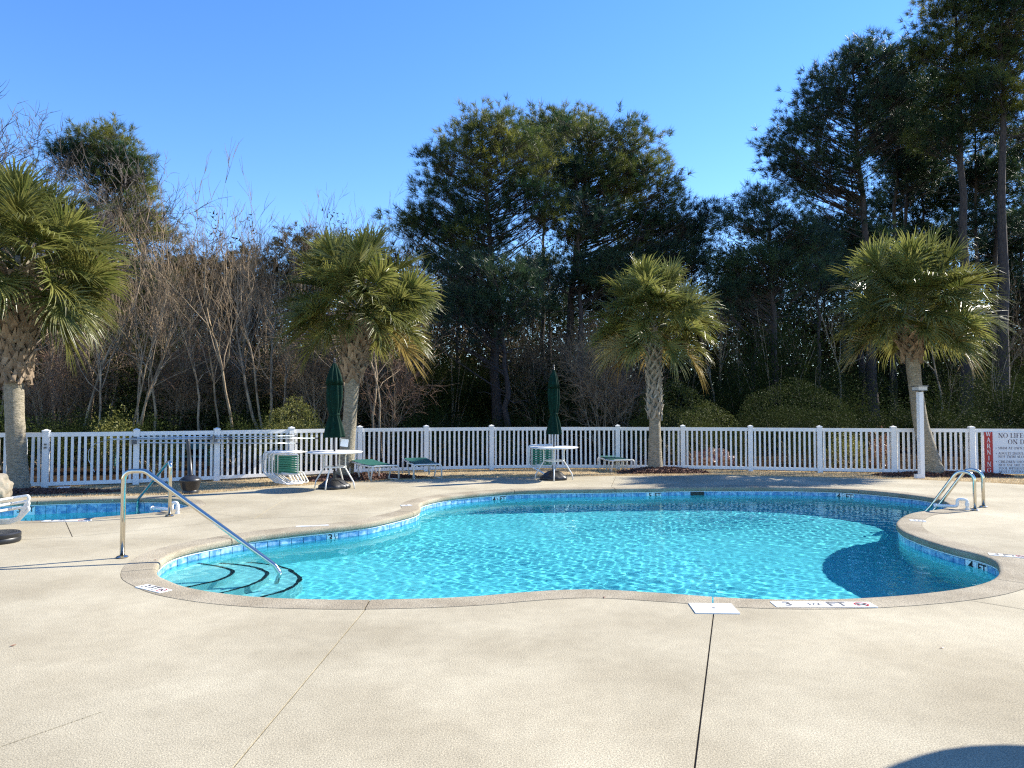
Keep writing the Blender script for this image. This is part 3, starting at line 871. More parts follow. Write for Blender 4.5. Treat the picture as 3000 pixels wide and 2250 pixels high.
# ------------------------------------------------------------------ warning sign (serif lettering drawn as strokes)
def serif_glyphs():
    S, H, f = 0.15, 0.065, 0.055       # stem, hairline, serif height
    G = {}
    def bar(x0, y0, x1, y1, w):
        d = np.array((x1 - x0, y1 - y0), float); L = np.linalg.norm(d); d /= L; n = np.array((-d[1], d[0])) * w / 2
        a, b = np.array((x0, y0)), np.array((x1, y1))
        return [a - n, b - n, b + n, a + n]
    def hb(x0, x1, y, w=f): return bar(x0, y + (w / 2 if y < .5 else -w / 2), x1, y + (w / 2 if y < .5 else -w / 2), w)
    def stem(x, serif=True, y0=0, y1=1, w=S):
        q = [bar(x, y0, x, y1, w)]
        if serif: q += [hb(x - .15, x + .15, 0), hb(x - .15, x + .15, 1)]
        return q
    def arc(cx, cy, rx, ry, a0, a1, n=12, thick=S, thin=H):
        q = []; t = np.linspace(R(a0), R(a1), n + 1)
        for i in range(n):
            w0 = thin + (thick - thin) * abs(math.cos(t[i])); w1 = thin + (thick - thin) * abs(math.cos(t[i + 1]))
            P = lambda tt, w: np.array((cx + (rx - w) * math.cos(tt), cy + (ry - w * .5) * math.sin(tt)))
            O = lambda tt: np.array((cx + rx * math.cos(tt), cy + ry * math.sin(tt)))
            q.append([O(t[i]), O(t[i + 1]), P(t[i + 1], w1), P(t[i], w0)])
        return q
    G['I'] = (.36, stem(.18)); G['L'] = (.66, stem(.2) + [hb(.1, .6, 0), bar(.58, 0, .58, .25, .05)])
    G['E'] = (.68, stem(.2) + [hb(.1, .6, 0), hb(.1, .58, 1), bar(.58, 0, .58, .22, .05), bar(.56, .8, .56, 1, .05), bar(.2, .52, .5, .52, H)])
    G['F'] = (.64, stem(.2) + [hb(.1, .58, 1), bar(.56, .8, .56, 1, .05), bar(.2, .52, .5, .52, H)])
    G['T'] = (.70, [bar(.35, 0, .35, 1, S), hb(.2, .5, 0), hb(.03, .67, 1), bar(.05, .78, .05, 1, .05), bar(.65, .78, .65, 1, .05)])
    G['H'] = (.86, stem(.2) + stem(.66) + [bar(.2, .52, .66, .52, H)])
    G['N'] = (.88, stem(.18, w=H) + stem(.72, True, w=H) + [bar(.18, .97, .72, .03, S)])
    G['M'] = (1.02, stem(.18, w=H) + stem(.84) + [bar(.2, .97, .5, .05, S * .9), bar(.5, .05, .82, .97, H)])
    G['A'] = (.80, [bar(.1, 0, .38, 1, H), bar(.4, 1, .68, 0, S), bar(.2, .35, .58, .35, H), hb(.0, .24, 0), hb(.54, .82, 0)])
    G['V'] = (.80, [bar(.12, 1, .4, 0, S), bar(.4, 0, .68, 1, H), hb(0, .26, 1), hb(.56, .8, 1)])
    G['W'] = (1.14, [bar(.12, 1, .36, 0, S), bar(.36, 0, .57, .9, H), bar(.55, .95, .78, 0, S), bar(.78, 0, 1.0, 1, H), hb(0, .26, 1), hb(.45, .68, 1), hb(.9, 1.12, 1)])
    G['Y'] = (.78, [bar(.1, 1, .39, .45, S), bar(.39, .45, .66, 1, H), bar(.39, 0, .39, .5, S), hb(.24, .54, 0), hb(0, .24, 1), hb(.54, .78, 1)])
    G['K'] = (.82, stem(.2) + [bar(.25, .4, .66, .98, H), bar(.4, .58, .72, .02, S), hb(.54, .76, 1), hb(.58, .84, 0)])
    G['U'] = (.84, [bar(.2, .3, .2, 1, S), bar(.66, .3, .66, 1, H), hb(.05, .35, 1), hb(.54, .78, 1)] + arc(.4, .33, .275, .34, 180, 360))
    G['O'] = (.90, arc(.45, .5, .40, .52, 0, 360, 24)); G['C'] = (.78, arc(.44, .5, .39, .52, 45, 315, 18) + [bar(.72, .7, .72, .95, .05)])
    G['G'] = (.88, arc(.44, .5, .39, .52, 45, 315, 18) + [bar(.72, .72, .72, .95, .05), bar(.71, .08, .71, .42, S), hb(.56, .84, .42)])
    G['D'] = (.86, stem(.2) + arc(.34, .5, .46, .5, -90, 90, 14)); G['P'] = (.70, stem(.2) + arc(.34, .74, .30, .26, -90, 90, 10) + [bar(.2, .97, .36, .97, H), bar(.2, .5, .36, .5, H)])
    G['R'] = (.80, G['P'][1] + [bar(.4, .5, .68, .02, S), hb(.58, .82, 0)])
    G['S'] = (.62, arc(.31, .745, .23, .265, 20, 270, 12) + arc(.31, .255, .24, .265, -160, 90, 12) + [bar(.53, .74, .53, .98, .05), bar(.08, .02, .08, .28, .05)])
    G['•'] = (.5, arc(.2, .45, .16, .18, 0, 360, 10, .158, .17)); G[' '] = (.36, [])
    return G
GL = serif_glyphs()
def serif_text(mb, body, x, z, size, y, center=False, sx=1.0):
    wd = sum(GL[c][0] for c in body) * size * sx
    if center: x -= wd / 2
    for c in body:
        w_, qs = GL[c]
        for q in qs:
            V = [(x + p[0] * size * sx, y, z + p[1] * size) for p in q]
            mb.add(V, [(0, 1, 2, 3)])
        x += w_ * size * sx
    return x
p, q = posts[16], posts[17]; e = (q - p); rz = math.atan2(e.y, e.x)
sgn = empty('warning_sign', p + e.normalized() * 0.29 + Vector((e.y, -e.x, 0)).normalized() * 0.05, rz, 'white and red pool warning sign hung on the fence at the right edge', 'sign')
sgn.scale = (KF, KF, KF)
SW = 1.52
mb = MB(); mb.box((SW / 2, 0.012, 0.525), (SW, 0.012, 1.0)); mb.build('panel', M['sign_white'], sgn)
mb = MB(); mb.box((0.093, 0.003, 0.525), (0.186, 0.008, 1.0)); mb.build('warning_band', M['sign_red'], sgn)
mb = MB()
for k, c in enumerate('WARNING'):
    serif_text(mb, c, 0.093, 0.92 - k * 0.145, 0.112, -0.0025, True, 1.0)
mb.build('warning_lettering', M['sign_white'], sgn)
mb = MB(); cx = 0.186 + (SW - 0.186) / 2
serif_text(mb, 'NO LIFEGUARD', cx, 0.885, 0.112, 0.004, True, 1.12); serif_text(mb, 'ON DUTY', cx, 0.735, 0.112, 0.004, True, 1.12)
for tx, x, z in (('• SWIM AT OWN RISK', .25, .61), ('• ADULTS SHOULD', .25, .485), ('NOT SWIM ALONE', .305, .408), ('• CHILDREN SHOULD', .25, .285), ('NOT USE THE SWIMMING', .305, .205), ('POOL WITHOUT', .305, .128), ('ADULT SUPERVISION', .305, .052)):
    serif_text(mb, tx, x, z, 0.057, 0.004, False, 1.13)
mb.build('lettering', M['sign_ink'], sgn)

# ------------------------------------------------------------------ poles hooked on the fence
def along_fence(px):
    for i in range(len(posts) - 1):
        x0, x1 = POSTS_PX[i][0], POSTS_PX[i + 1][0]
        if x0 <= px <= x1: return i, (px - x0) / (x1 - x0)
def hung_pole(x0, y0, x1, y1, label, r=0.016, net=False):
    a, b = deep(x0, y0, 14.9), deep(x1, y1, 16.75)
    ia, ib = posts[4], posts[6]
    # line parallel to the chord between the two carrying posts, 10 cm in front of them
    n = Vector((ib.y - ia.y, -(ib.x - ia.x), 0)).normalized()
    def hit(px, py):
        d = deep(px, py, 1.0) - Vector((0, 0, CAM_H)); o = Vector((0, 0, CAM_H)); pt = ia + n * (0.24 + 0.03 * hung_pole.k)
        t = (pt - o).dot(n) / d.dot(n); return o + d * t
    A, B = hit(x0, y0), hit(x1, y1); hung_pole.k += 1
    r_ = empty('pool_pole', A, 0, label, 'pole', 'telescopic poles hung along the fence')
    D = B - A
    mb = MB(); mb.tube([(0, 0, 0), D * 0.55], r, 8); mb.build('outer_tube', M['pole_blue'], r_, smooth=True)
    mb = MB(); mb.tube([D * 0.55, D], r * 0.8, 8); mb.build('inner_tube', M['pole_blue'], r_, smooth=True)
    mb = MB(); mb.tube([D * 0.535, D * 0.555], r * 1.35, 8); mb.tube([D * 0.985, D], r * 1.3, 8); mb.build('clamp', M['grey_metal'], r_)
    if net:
        mb = MB(); mb.tube([Vector((0, 0, 0)), Vector((-0.3, -0.04, -0.09)), Vector((-0.44, -0.04, -0.25)), Vector((-0.45, -0.03, -0.45)), Vector((-0.33, 0, -0.72))], 0.007, 6); mb.build('hook_rod', M['pole_blue'], r_)
hung_pole.k = 0
hung_pole(407, 1282, 870, 1277, 'upper telescopic pool pole hooked horizontally on the fence')
hung_pole(322, 1287, 931, 1284, 'middle and longest pool pole on the fence ending in a bent hook', net=True)
hung_pole(407, 1297, 873, 1299, 'lowest of the pool poles hooked on the fence behind the urn')
for i in (4, 5, 6):
    mb = MB(); mb.box((posts[i].x + 0.02, posts[i].y - 0.16, 1.0), (0.03, 0.22, 0.17)); mb.build('pole_hook', M['grey_metal'], fence)

# ------------------------------------------------------------------ tables and closed umbrellas
def make_table(loc, rz, label):
    t = empty('patio_table', loc, rz, label, 'table', 'round patio tables by the fence')
    mb = MB(); mb.lathe([(0.02, 0.695), (0.50, 0.695), (0.53, 0.70), (0.54, 0.712), (0.535, 0.724), (0.51, 0.728), (0.02, 0.728)], 48); mb.build('tabletop', M['tabletop'], t, smooth=True, auto=35)
    mb = MB(); a = np.linspace(0, 2 * math.pi, 33)[:-1]
    mb.tube([(0.215 * math.cos(x), 0.215 * math.sin(x), 0.42) for x in a], 0.011, 8, closed=True); mb.tube([(0.06 * math.cos(x), 0.06 * math.sin(x), 0.42) for x in a[::3]], 0.008, 6, closed=True)
    mb.box((0, 0, 0.42), (0.43, 0.012, 0.012)); mb.box((0, 0, 0.421), (0.012, 0.43, 0.012)); mb.build('ring_brace', M['frame'], t, smooth=False)
    for k in range(4):
        ca, sa = math.cos(k * math.pi / 2), math.sin(k * math.pi / 2)
        pts = [(0.40,0.69),(0.225,0.685),(0.225,0.40),(0.395,0.13),(0.42,0.0)]
        mb = MB(); mb.tube(fillet([(r_ * ca, r_ * sa, z) for r_, z in pts], 0.07, 5), 0.0145, 8); mb.build('leg', M['frame'], t, smooth=True)
    return t
t1 = Vector((-3.50, 14.2, 0)); t2 = Vector((0.93, 15.95, 0))
make_table(t1, R(-100), 'white round patio table with the taller umbrella, beside the stacked chairs')
make_table(t2, R(-93), 'white round patio table near the middle of the fence with one tipped chair')

def make_umbrella(loc, s, H, label, seed, tagged, lean=(0, 0)):
    u = empty('closed_umbrella', loc, seed * 0.7, label, 'umbrella', 'closed green umbrellas')
    u.rotation_euler = (lean[0], lean[1], seed * 0.7)
    mb = MB(); mb.tube([(0, 0, 0.02), (0, 0, H)], 0.019, 10); mb.build('pole', M['charcoal'], u, smooth=True)
    md = lambda a, z: 1 + 0.17 * np.cos(8 * a + 0.6 * np.sin(3 * z + seed)) + 0.08 * np.sin(3 * a + z * 4 + seed)
    z0 = 1.0
    pr = [(0.05, 1.10), (0.19, 1.04), (0.225, 1.005), (0.215, 1.03), (0.2, 1.12), (0.155, 1.30), (0.10, 1.44), (0.10, 1.47), (0.14, 1.60), (0.165, 1.8), (0.165, 1.98), (0.14, 2.2), (0.085, 2.38), (0.03, 2.47)]
    pr = [(r_ * s, 1.0 + (z - 1.0) * (H - 0.09 - 1.0) / 1.47) for r_, z in pr]
    mb = MB(); mb.lathe(pr, 64, mod=md); mb.build('canopy', M['canvas'], u, smooth=True)
    md2 = lambda a, z: 1 + 0.14 * np.cos(8 * a + 0.5) + 0.1 * np.sin(2 * a + seed)
    f = [(0.165, 2.07), (0.172, 2.06), (0.15, 2.18), (0.10, 2.36), (0.028, 2.5)]
    f = [(r_ * s * 1.05, 1.0 + (z - 1.0) * (H - 0.06 - 1.0) / 1.5) for r_, z in f]
    mb = MB(); mb.lathe(f, 64, mod=md2); mb.build('vent_flap', M['canvas'], u, smooth=True)
    mb = MB(); mb.lathe([(0.104 * s, 1.43), (0.122 * s, 1.44), (0.122 * s, 1.47), (0.104 * s, 1.48)], 32); mb.build('tie_strap', M['canvas'], u, smooth=True)
    mb = MB(); mb.lathe([(0.0, H - 0.05), (0.022, H - 0.04), (0.014, H), (0.022, H + 0.03), (0.0, H + 0.05)], 12); mb.build('finial', M['charcoal'], u, smooth=True)
    if tagged:
        mb = MB(); mb.box((0, 0, 0.90), (0.15, 0.004, 0.15)); o = mb.build('hang_tag', M['paper'], u); o.rotation_euler = (0, R(8), -seed * 0.7 + 0.1); o.location = (0.06, -0.03, 0.0)
    else:
        mb = MB(); mb.tube([(0.02, 0, 0.95), (0.045, -0.02, 0.93), (0.03, -0.03, 0.90), (0.05, -0.02, 0.84)], 0.011, 6); mb.build('cord_knot', M['paper'], u)
    return u
make_umbrella((t1.x, t1.y, 0), 0.85, 2.53, 'closed dark green umbrella through the left table with a white tag hanging below', 1, True, (R(0.6), R(-0.9)))
make_umbrella((t2.x, t2.y, 0), 0.72, 2.50, 'closed dark green umbrella through the middle table with a white cord knot', 3, False)

def umbrella_base(loc, s, label, seed):
    g = random.Random(seed)
    b = empty('umbrella_base', loc, 0, label, 'umbrella base', 'black umbrella bases')
    md = lambda a, z: 1 + 0.05 * np.sin(5 * a + seed) + 0.04 * np.sin(9 * a + 20 * z)
    mb = MB(); mb.lathe([(0.29*s,0.0),(0.30*s,0.03),(0.29*s,0.07),(0.24*s,0.10),(0.19*s,0.15),(0.12*s,0.19),(0.05*s,0.205)], 36, mod=md); mb.build('weight', M['black_plastic'], b, smooth=True)
    mb = MB(); mb.lathe([(0.021,0.18),(0.034,0.19),(0.034,0.33),(0.021,0.34)], 14); mb.build('sleeve', M['charcoal'], b, smooth=True, auto=40)
umbrella_base((t1.x, t1.y, 0), 1.0, 'lumpy black umbrella base under the left table', 2)
umbrella_base((t2.x, t2.y, 0), 1.0, 'lumpy black umbrella base under the middle table', 5)

# ------------------------------------------------------------------ strap chairs stood on their front edge
def make_chair(name, loc, rz, label, cat, group):
    c = empty(name, loc, rz, label, cat, group)
    r_ = 0.0165
    for y, nm in ((0.0, 'front_loop'), (0.30, 'rear_loop')):
        mb = MB()
        mb.tube(fillet([(0.30,y+0.18,0.705),(-0.31,y,0.70),(-0.325,y,0.24),(0.10,y-0.16,0.014),(0.40,y+0.05,0.014),(0.22,y+0.12,0.24),(-0.15,y+0.1,0.245)], [0,0.10,0.12,0.05,0.05,0.05,0], 6), r_, 8)
        mb.build(nm, M['frame'], c, smooth=True)
    mb = MB()
    mb.tube(fillet([(-0.24,0.10,0.22),(-0.24,0.10,0.66),(0.24,0.10,0.66),(0.24,0.10,0.22),(-0.24,0.10,0.221)], 0.03, 3), r_, 8); mb.build('panel_frame', M['frame'], c, smooth=True)
    for k in range(8):
        mb = MB(); z = 0.262 + k * 0.052
        mb.box((0, 0.10, z), (0.47, 0.012, 0.037)); mb.box((-0.2455, 0.10, z), (0.02, 0.028, 0.043)); mb.box((0.2455, 0.10, z), (0.02, 0.028, 0.043))
        mb.build('strap', M['strap'], c)
    return c
p0 = atg(838, 1421)
base = Vector((p0.x - 0.02, p0.y + 0.05, p0.z + 0.01))
words = ['nearest of the four white chairs with green straps stacked beside the left table', 'second from the front of the stacked green strap chairs by the left table',
         'third from the front of the stacked green strap chairs by the left table', 'rearmost of the stacked green strap chairs by the left table']
ch = make_chair('strap_chair', base, R(-6), words[0], 'chair', 'stacked green strap chairs')
for k in (1, 2, 3):
    c = copy_tree(ch); c.location = base + Vector((-0.105 * k, 0.085 * k, 0.004 * k)); c.rotation_euler.z = R(-6 - 1.5 * k); c['label'] = words[k]
c = copy_tree(ch); p = at(1606, 1396); c.location = (p.x - 0.12, p.y + 0.22, 0); c.rotation_euler.z = R(3); c['label'] = 'single white chair with green straps leaning against the middle table'; c['group'] = 'green strap chairs by the tables'; 

# ------------------------------------------------------------------ chaise lounges
def make_lounge(loc, rz, label, L=1.85):
    c = empty('chaise_lounge', loc, rz, label, 'lounge chair', 'green sling lounge chairs')
    W, h, r_ = 0.31, 0.33, 0.0185
    def loop(y, z, out, nm, w=W, drop=0.05):
        mb = MB(); mb.tube(fillet([(-w+out,y+drop,0.0),(-w,y,z),(w,y,z),(w-out,y+drop,0.0)], 0.07, 5), r_, 8); mb.build(nm, M['frame'], c, smooth=True)
    loop(0.0, h, -0.02, 'foot_loop'); loop(0.42, h - 0.045, 0.05, 'leg_loop', W - 0.03, 0.02)
    loop(L - 0.55, h - 0.045, 0.04, 'leg_loop', W - 0.03, -0.05); loop(L - 0.06, h + 0.01, -0.02, 'head_loop', W, -0.06)
    for s_ in (-1, 1):
        mb = MB(); mb.tube([(s_*(W-0.03),0.0,h-0.012),(s_*(W-0.03),L*0.5,h-0.03),(s_*(W-0.03),L,h+0.0)], r_, 8); mb.build('side_rail', M['frame'], c, smooth=True)
        mb = MB(); mb.tube([(s_*(W-0.0),0.05,0.012),(s_*(W-0.09),0.43,0.012)], 0.012, 6); mb.build('runner', M['frame'], c, smooth=True)
    for k in range(4):
        y = 0.55 + 0.2 * k
        mb = MB(); mb.tube([(-W + 0.03, y, h - 0.03), (-W * 0.35, y + 0.1, h - 0.075), (W * 0.35, y + 0.1, h - 0.075), (W - 0.03, y, h - 0.03)], 0.009, 6); mb.build('cross_bar', M['frame'], c, smooth=True)
    nx, ny = 6, 14; V = []; 
    for j in range(ny):
        u = j / (ny - 1); y = 0.10 + u * (L - 0.08)
        for i in range(nx):
            x = (i / (nx - 1) - 0.5) * 2 * (W - 0.035)
            z = h + 0.012 + (0.03 * max(0, (u - 0.45) / 0.55) ** 1.2) - 0.03 * (1 - (x / W) ** 2) * math.sin(math.pi * min(1, u * 1.1)) * 0.6
            V.append((x, y, z))
    V = np.array(V); F = [(j*nx+i, j*nx+i+1, (j+1)*nx+i+1, (j+1)*nx+i) for j in range(ny-1) for i in range(nx-1)]
    mb = MB(); mb.add(V, F); V2 = V.copy(); V2[:, 2] -= 0.006; mb.add(V2, [f[::-1] for f in F]); mb.build('sling', M['sling'], c, smooth=True)
    return c
def lounge_at(n0, n1, b0, b1, foot_y, label, L=None):
    a = atg((n0 + n1) / 2, foot_y); h = 0.335
    bk = at((b0[0] + b0[1]) / 2, b1, 0.35 + a.z)
    d = Vector((bk.x - a.x, bk.y - a.y, 0)); rz = math.atan2(d.y, d.x) - math.pi / 2
    make_lounge((a.x, a.y, a.z - 0.01), rz, label, L or min(1.9, max(1.3, d.length)))
lounge_at(1088, 1172, (1019, 1113), 1349, 1407, 'low white lounge with green sling right beside the left table', 1.75)
lounge_at(1210, 1297, (1181, 1243), 1341, 1402.5, 'low white lounge with green sling, between the left table and the middle table', 1.75)
lounge_at(1788, 1866, (1739, 1797), 1334, 1383, 'low white lounge with green sling in the grass left of the third palm', 1.3)

# ------------------------------------------------------------------ lamp post, urn, rock, small things
p = deep(2699.5, 1393, 18.0); p.z = float(gz(p.x, p.y))
lp = empty('lamp_post', (p.x, p.y, p.z - 0.02), R(8), 'white square lamp post with a small grey lantern in front of the leaning palm', 'lamp post')
mb = MB(); mb.box((0, 0, 1.075), (0.112, 0.112, 2.17)); mb.build('post', M['vinyl'], lp)
mb = MB(); mb.lathe([(0.03, 2.16), (0.03, 2.2)], 10); mb.build('neck', M['black'], lp)
mb = MB(); mb.box((0, 0, 2.25), (0.235, 0.235, 0.085)); mb.build('lens', M['lens'], lp)
mb = MB(); mb.box((0, 0, 2.305), (0.27, 0.27, 0.025)); mb.box((0, 0, 2.202), (0.25, 0.25, 0.012)); mb.build('hood', M['grey_metal'], lp)
bx = deep(2685, 1394, 17.95); bx.z = float(gz(bx.x, bx.y))
ub = empty('utility_box', (bx.x, bx.y - 0.05, bx.z - 0.01), R(8), 'small white electrical box at the foot of the lamp post', 'box')
mb = MB(); mb.box((0, 0, 0.045), (0.125, 0.09, 0.10)); mb.build('case', M['pvc'], ub); mb = MB(); mb.box((0, 0, 0.10), (0.135, 0.10, 0.015)); mb.build('lid', M['pvc'], ub)

p = atg(547, 1446)
ur = empty('cigarette_urn', (p.x, p.y + 0.15, p.z - 0.01), 0, 'black smokers urn with a tall tapered neck on the deck edge', 'ash urn')
md = lambda a, z: 1 + 0.02 * np.cos(24 * a) * (1 if 0.08 < z < 0.23 else 0)
mb = MB(); mb.lathe([(0.0,0.0),(0.145,0.0),(0.15,0.03),(0.135,0.06),(0.15,0.09),(0.185,0.22),(0.195,0.235),(0.195,0.26),(0.17,0.285),(0.10,0.33),(0.06,0.345)], 48, mod=md); mb.build('body', M['charcoal'], ur, smooth=True, auto=50)
mb = MB(); mb.tube([(0,0,0.34),(-0.006,0,0.36),(-0.035,0,0.75),(-0.065,0,1.0),(-0.07,0,1.03)], [0.07,0.05,0.036,0.036,0.03], 14); mb.build('neck', M['charcoal'], ur, smooth=True)

mb = MB(); g = random.Random(4)
bmx = bmesh.new(); bmesh.ops.create_icosphere(bmx, subdivisions=4, radius=1)
from mathutils import noise
for v in bmx.verts:
    n_ = noise.fractal(v.co * 1.6, 1.0, 2.0, 4); v.co = Vector((v.co.x * 0.33, v.co.y * 0.28, v.co.z * 0.27)) * (1 + 0.22 * n_)
me = bpy.data.meshes.new('boulder'); bmx.to_mesh(me); bmx.free(); me.materials.append(M['rock'])
for pl in me.polygons: pl.use_smooth = True
p = atg(-38, 1468)
o = new_obj('boulder', me); o.location = (p.x, p.y + 0.1, 0.19); tag(o, 'pale rounded boulder at the left edge beside the small pool', 'rock')

p = atg(186, 1432)
dp = empty('vinyl_scrap', (p.x, p.y, p.z + 0.02), R(20), 'small broken white vinyl scrap lying on the mulch by the fence post', 'scrap')
mb = MB(); mb.add([(-.12,-.04,.012),(.12,-.05,.014),(.13,.05,.03),(-.10,.05,.02),(.12,-.05,.03),(.17,.03,.14),(.13,.05,.05),(-.12,-.04,.0),(.12,-.05,.0)], [(0,1,2,3),(4,5,6),(7,8,1,0)]); mb.build('scrap', M['pvc'], dp)

# stack at the left edge
p = at(-12, 1590)
dk = empty('round_base', (p.x, p.y + 0.02, 0), 0, 'black round weighted base under the white chair stack at the left edge', 'base')
mb = MB(); mb.lathe([(0.0,0.0),(0.225,0.0),(0.235,0.02),(0.235,0.05),(0.228,0.06),(0.235,0.07),(0.235,0.105),(0.22,0.118),(0.0,0.12)], 48); mb.build('disc', M['black_plastic'], dk, smooth=True, auto=35)
pc = deep(-8, 1588, 8.75); pc.z = 0; pc.x -= 0.1
def edge_chair(k, label):
    c = empty('stacking_chair', (pc.x, pc.y, 0), 0, label, 'chair', 'white chairs stacked at the left edge')
    z = 0.07 * k
    for y, nm in ((0.0, 'front_loop'), (0.55, 'rear_loop')):
        mb = MB(); mb.tube(fillet([(-0.75,y,0.15+z),(-0.42,y,0.22+z),(0.09,y,0.30+z),(0.105,y,0.265+z),(-0.03,y,0.12+z*0.25),(-0.13,y,0.085+z*0.3),(-0.7,y,0.06+z*0.3)], [0,0.1,0.025,0.04,0.07,0.06,0], 6), 0.019, 10); mb.build(nm, M['frame'], c, smooth=True)
    for i in range(5):
        mb = MB(); mb.box((-0.35 - 0.09 * i, 0.27, 0.235 + z - 0.02 * i), (0.06, 0.54, 0.012)); mb.build('strap', M['strap'], c)
    for x in (-0.6, -0.1):
        mb = MB(); mb.tube([(x, 0.01, 0.185 + z + (0.09 if x > -.3 else 0)), (x, 0.54, 0.185 + z + (0.09 if x > -.3 else 0))], 0.013, 8); mb.build('cross_bar', M['frame'], c, smooth=True)
edge_chair(0, 'lowest white frame of the chair stack at the left edge')
edge_chair(1, 'middle white frame of the chair stack at the left edge')
edge_chair(2, 'topmost white frame of the chair stack at the left edge')

# open umbrella just outside the right of the picture, whose round shadow falls in the lower right corner
shc = at(2890, 2212) + Vector((0.0, -0.97, 0)); hU = 2.25
off = hU / math.tan(SUN_EL)
uc = Vector((shc.x + off * math.cos(SUN_AZ), shc.y + off * math.sin(SUN_AZ), 0))
ou = empty('open_umbrella', uc, 0, 'open green umbrella standing just right of the picture, casting the round corner shadow', 'umbrella')
mb = MB(); mb.lathe([(1.0, hU - 0.12), (1.0, hU), (0.6, hU + 0.2), (0.05, hU + 0.36), (0.0, hU + 0.37)], 40); mb.build('canopy', M['canvas'], ou, smooth=True, auto=40)
mb = MB(); mb.tube([(0, 0, 0), (0, 0, hU + 0.4)], 0.02, 10); mb.build('pole', M['charcoal'], ou, smooth=True)
mb = MB(); mb.lathe([(0, 0), (0.26, 0), (0.26, 0.08), (0.05, 0.12), (0, 0.12)], 24); mb.build('weight', M['black_plastic'], ou, smooth=True, auto=40)

# ------------------------------------------------------------------ palms
def frond_mesh(e_deg, seed, mname='frond', droopk=1.0, n=58):
    g = np.random.default_rng(seed)
    e = R(e_deg)
    lp_ = 0.80 + g.uniform(-.08, .1)
    K = 8
    bend = R(10) * droopk * max(0.25, math.cos(e))
    ang = e - bend * np.linspace(0, 1, K) ** 1.5
    ds = lp_ / (K - 1)
    P = np.zeros((K, 3)); P[1:, 0] = np.cumsum(np.cos(ang[:-1]) * ds); P[1:, 2] = np.cumsum(np.sin(ang[:-1]) * ds)
    mb = MB()
    mb.tube(P, np.linspace(0.024, 0.012, K), 5)
    # costa
    a0 = ang[-1]; Kc = 6; cl = 0.42
    cang = a0 - R(20) * np.linspace(0, 1, Kc) * max(0.3, math.cos(e)) * droopk
    C = np.zeros((Kc, 3)); C[0] = P[-1]
    for i in range(1, Kc): C[i] = C[i - 1] + cl / (Kc - 1) * np.array((math.cos(cang[i]), 0, math.sin(cang[i])))
    V = []; F = []; cnt = 0; S = 6
    for j in range(n):
        th = (-1 + 2 * (j + 0.5) / n) * R(155) + g.normal() * 0.02
        u = (1 - abs(th) / R(155)) ** 0.9
        q = np.array([np.interp(u * cl, np.linspace(0, cl, Kc), C[:, k]) for k in range(3)])
        ca = np.interp(u * cl, np.linspace(0, cl, Kc), cang)
        ax = np.array((math.cos(ca), 0, math.sin(ca))); nz = np.array((-math.sin(ca), 0, math.cos(ca))); sd = np.array((0, 1.0, 0))
        vfold = 0.35 + 0.1 * g.normal()
        d = math.cos(th * 0.82) * ax + math.sin(th * 0.82) * sd + nz * abs(math.sin(th * .82)) * vfold
        d /= np.linalg.norm(d)
        L = (0.90 - 0.18 * (abs(th) / R(155)) ** 2) * g.uniform(0.88, 1.08)
        t = np.linspace(0, 1, S)
        dr = droopk * g.uniform(0.04, 0.26)
        sag = np.where(t > 0.5, (t - 0.5) / 0.5, 0) ** 1.9 * L * dr + t ** 2 * 0.03 * L
        pts = q + d * (L * t)[:, None] + g.normal(size=3) * 0.05 * (t ** 2)[:, None]
        pts[:, 2] -= sag
        pts -= d * (sag * 0.45)[:, None]
        w = np.interp(t, [0, 0.35, 0.6, 0.85, 1], [0.009, 0.024, 0.013, 0.006, 0.0012])
        wd = np.cross(d, nz if abs(d @ nz) < .9 else sd); wd /= np.linalg.norm(wd); dn = np.cross(wd, d)
        for i in range(S):
            V += [pts[i] - wd * w[i] + dn * w[i] * .45, pts[i], pts[i] + wd * w[i] + dn * w[i] * .45]
        for i in range(S - 1):
            b = cnt + i * 3
            F += [(b, b + 1, b + 4, b + 3), (b + 1, b + 2, b + 5, b + 4)]
        cnt += S * 3
    mb.add(np.array(V), F)
    V = np.concatenate(mb.v)
    return np_mesh('frond', V, [np.array(mb.f4), np.array(mb.f3)] if mb.f3 else [np.array(mb.f4)], M[mname])
E_CLASSES = [82, 66, 50, 34, 18, 2, -14, -30, -48]
FRONDS = {e: [frond_mesh(e, 100 + i * 7 + v) for v in range(2)] for i, e in enumerate(E_CLASSES)}
FR_OLD = {e: [frond_mesh(e, 300 + i, 'frond_old', 1.25)] for i, e in enumerate((-14, -30, -48))}

def boot_mesh():
    mb = MB()
    # a cut leaf base: wide split foot hugging the trunk (at -Z), narrowing to a blunt tip pointing up and outward (+X)
    for s_ in (-1, 1):
        pts = np.array([(0.0, s_ * 0.105, -0.10), (0.03, s_ * 0.065, -0.02), (0.075, s_ * 0.025, 0.07), (0.135, s_ * 0.008, 0.16)])
        w = [0.035, 0.036, 0.032, 0.022]; th = [0.012, 0.016, 0.016, 0.011]
        V = []
        for p_, ww, tt in zip(pts, w, th):
            V += [p_ + (-tt, -ww, 0), p_ + (-tt, ww, 0), p_ + (tt, ww * .8, 0.01), p_ + (tt, -ww * .8, 0.01)]
        F = [(0, 3, 2, 1), (12, 13, 14, 15)]
        for i in range(3):
            a = i * 4
            F += [(a + k, a + (k + 1) % 4, a + 4 + (k + 1) % 4, a + 4 + k) for k in range(4)]
        mb.add(np.array(V), F)
    return np_mesh('leaf_base', np.concatenate(mb.v), np.array(mb.f4), M['boot'])
BOOT = boot_mesh()

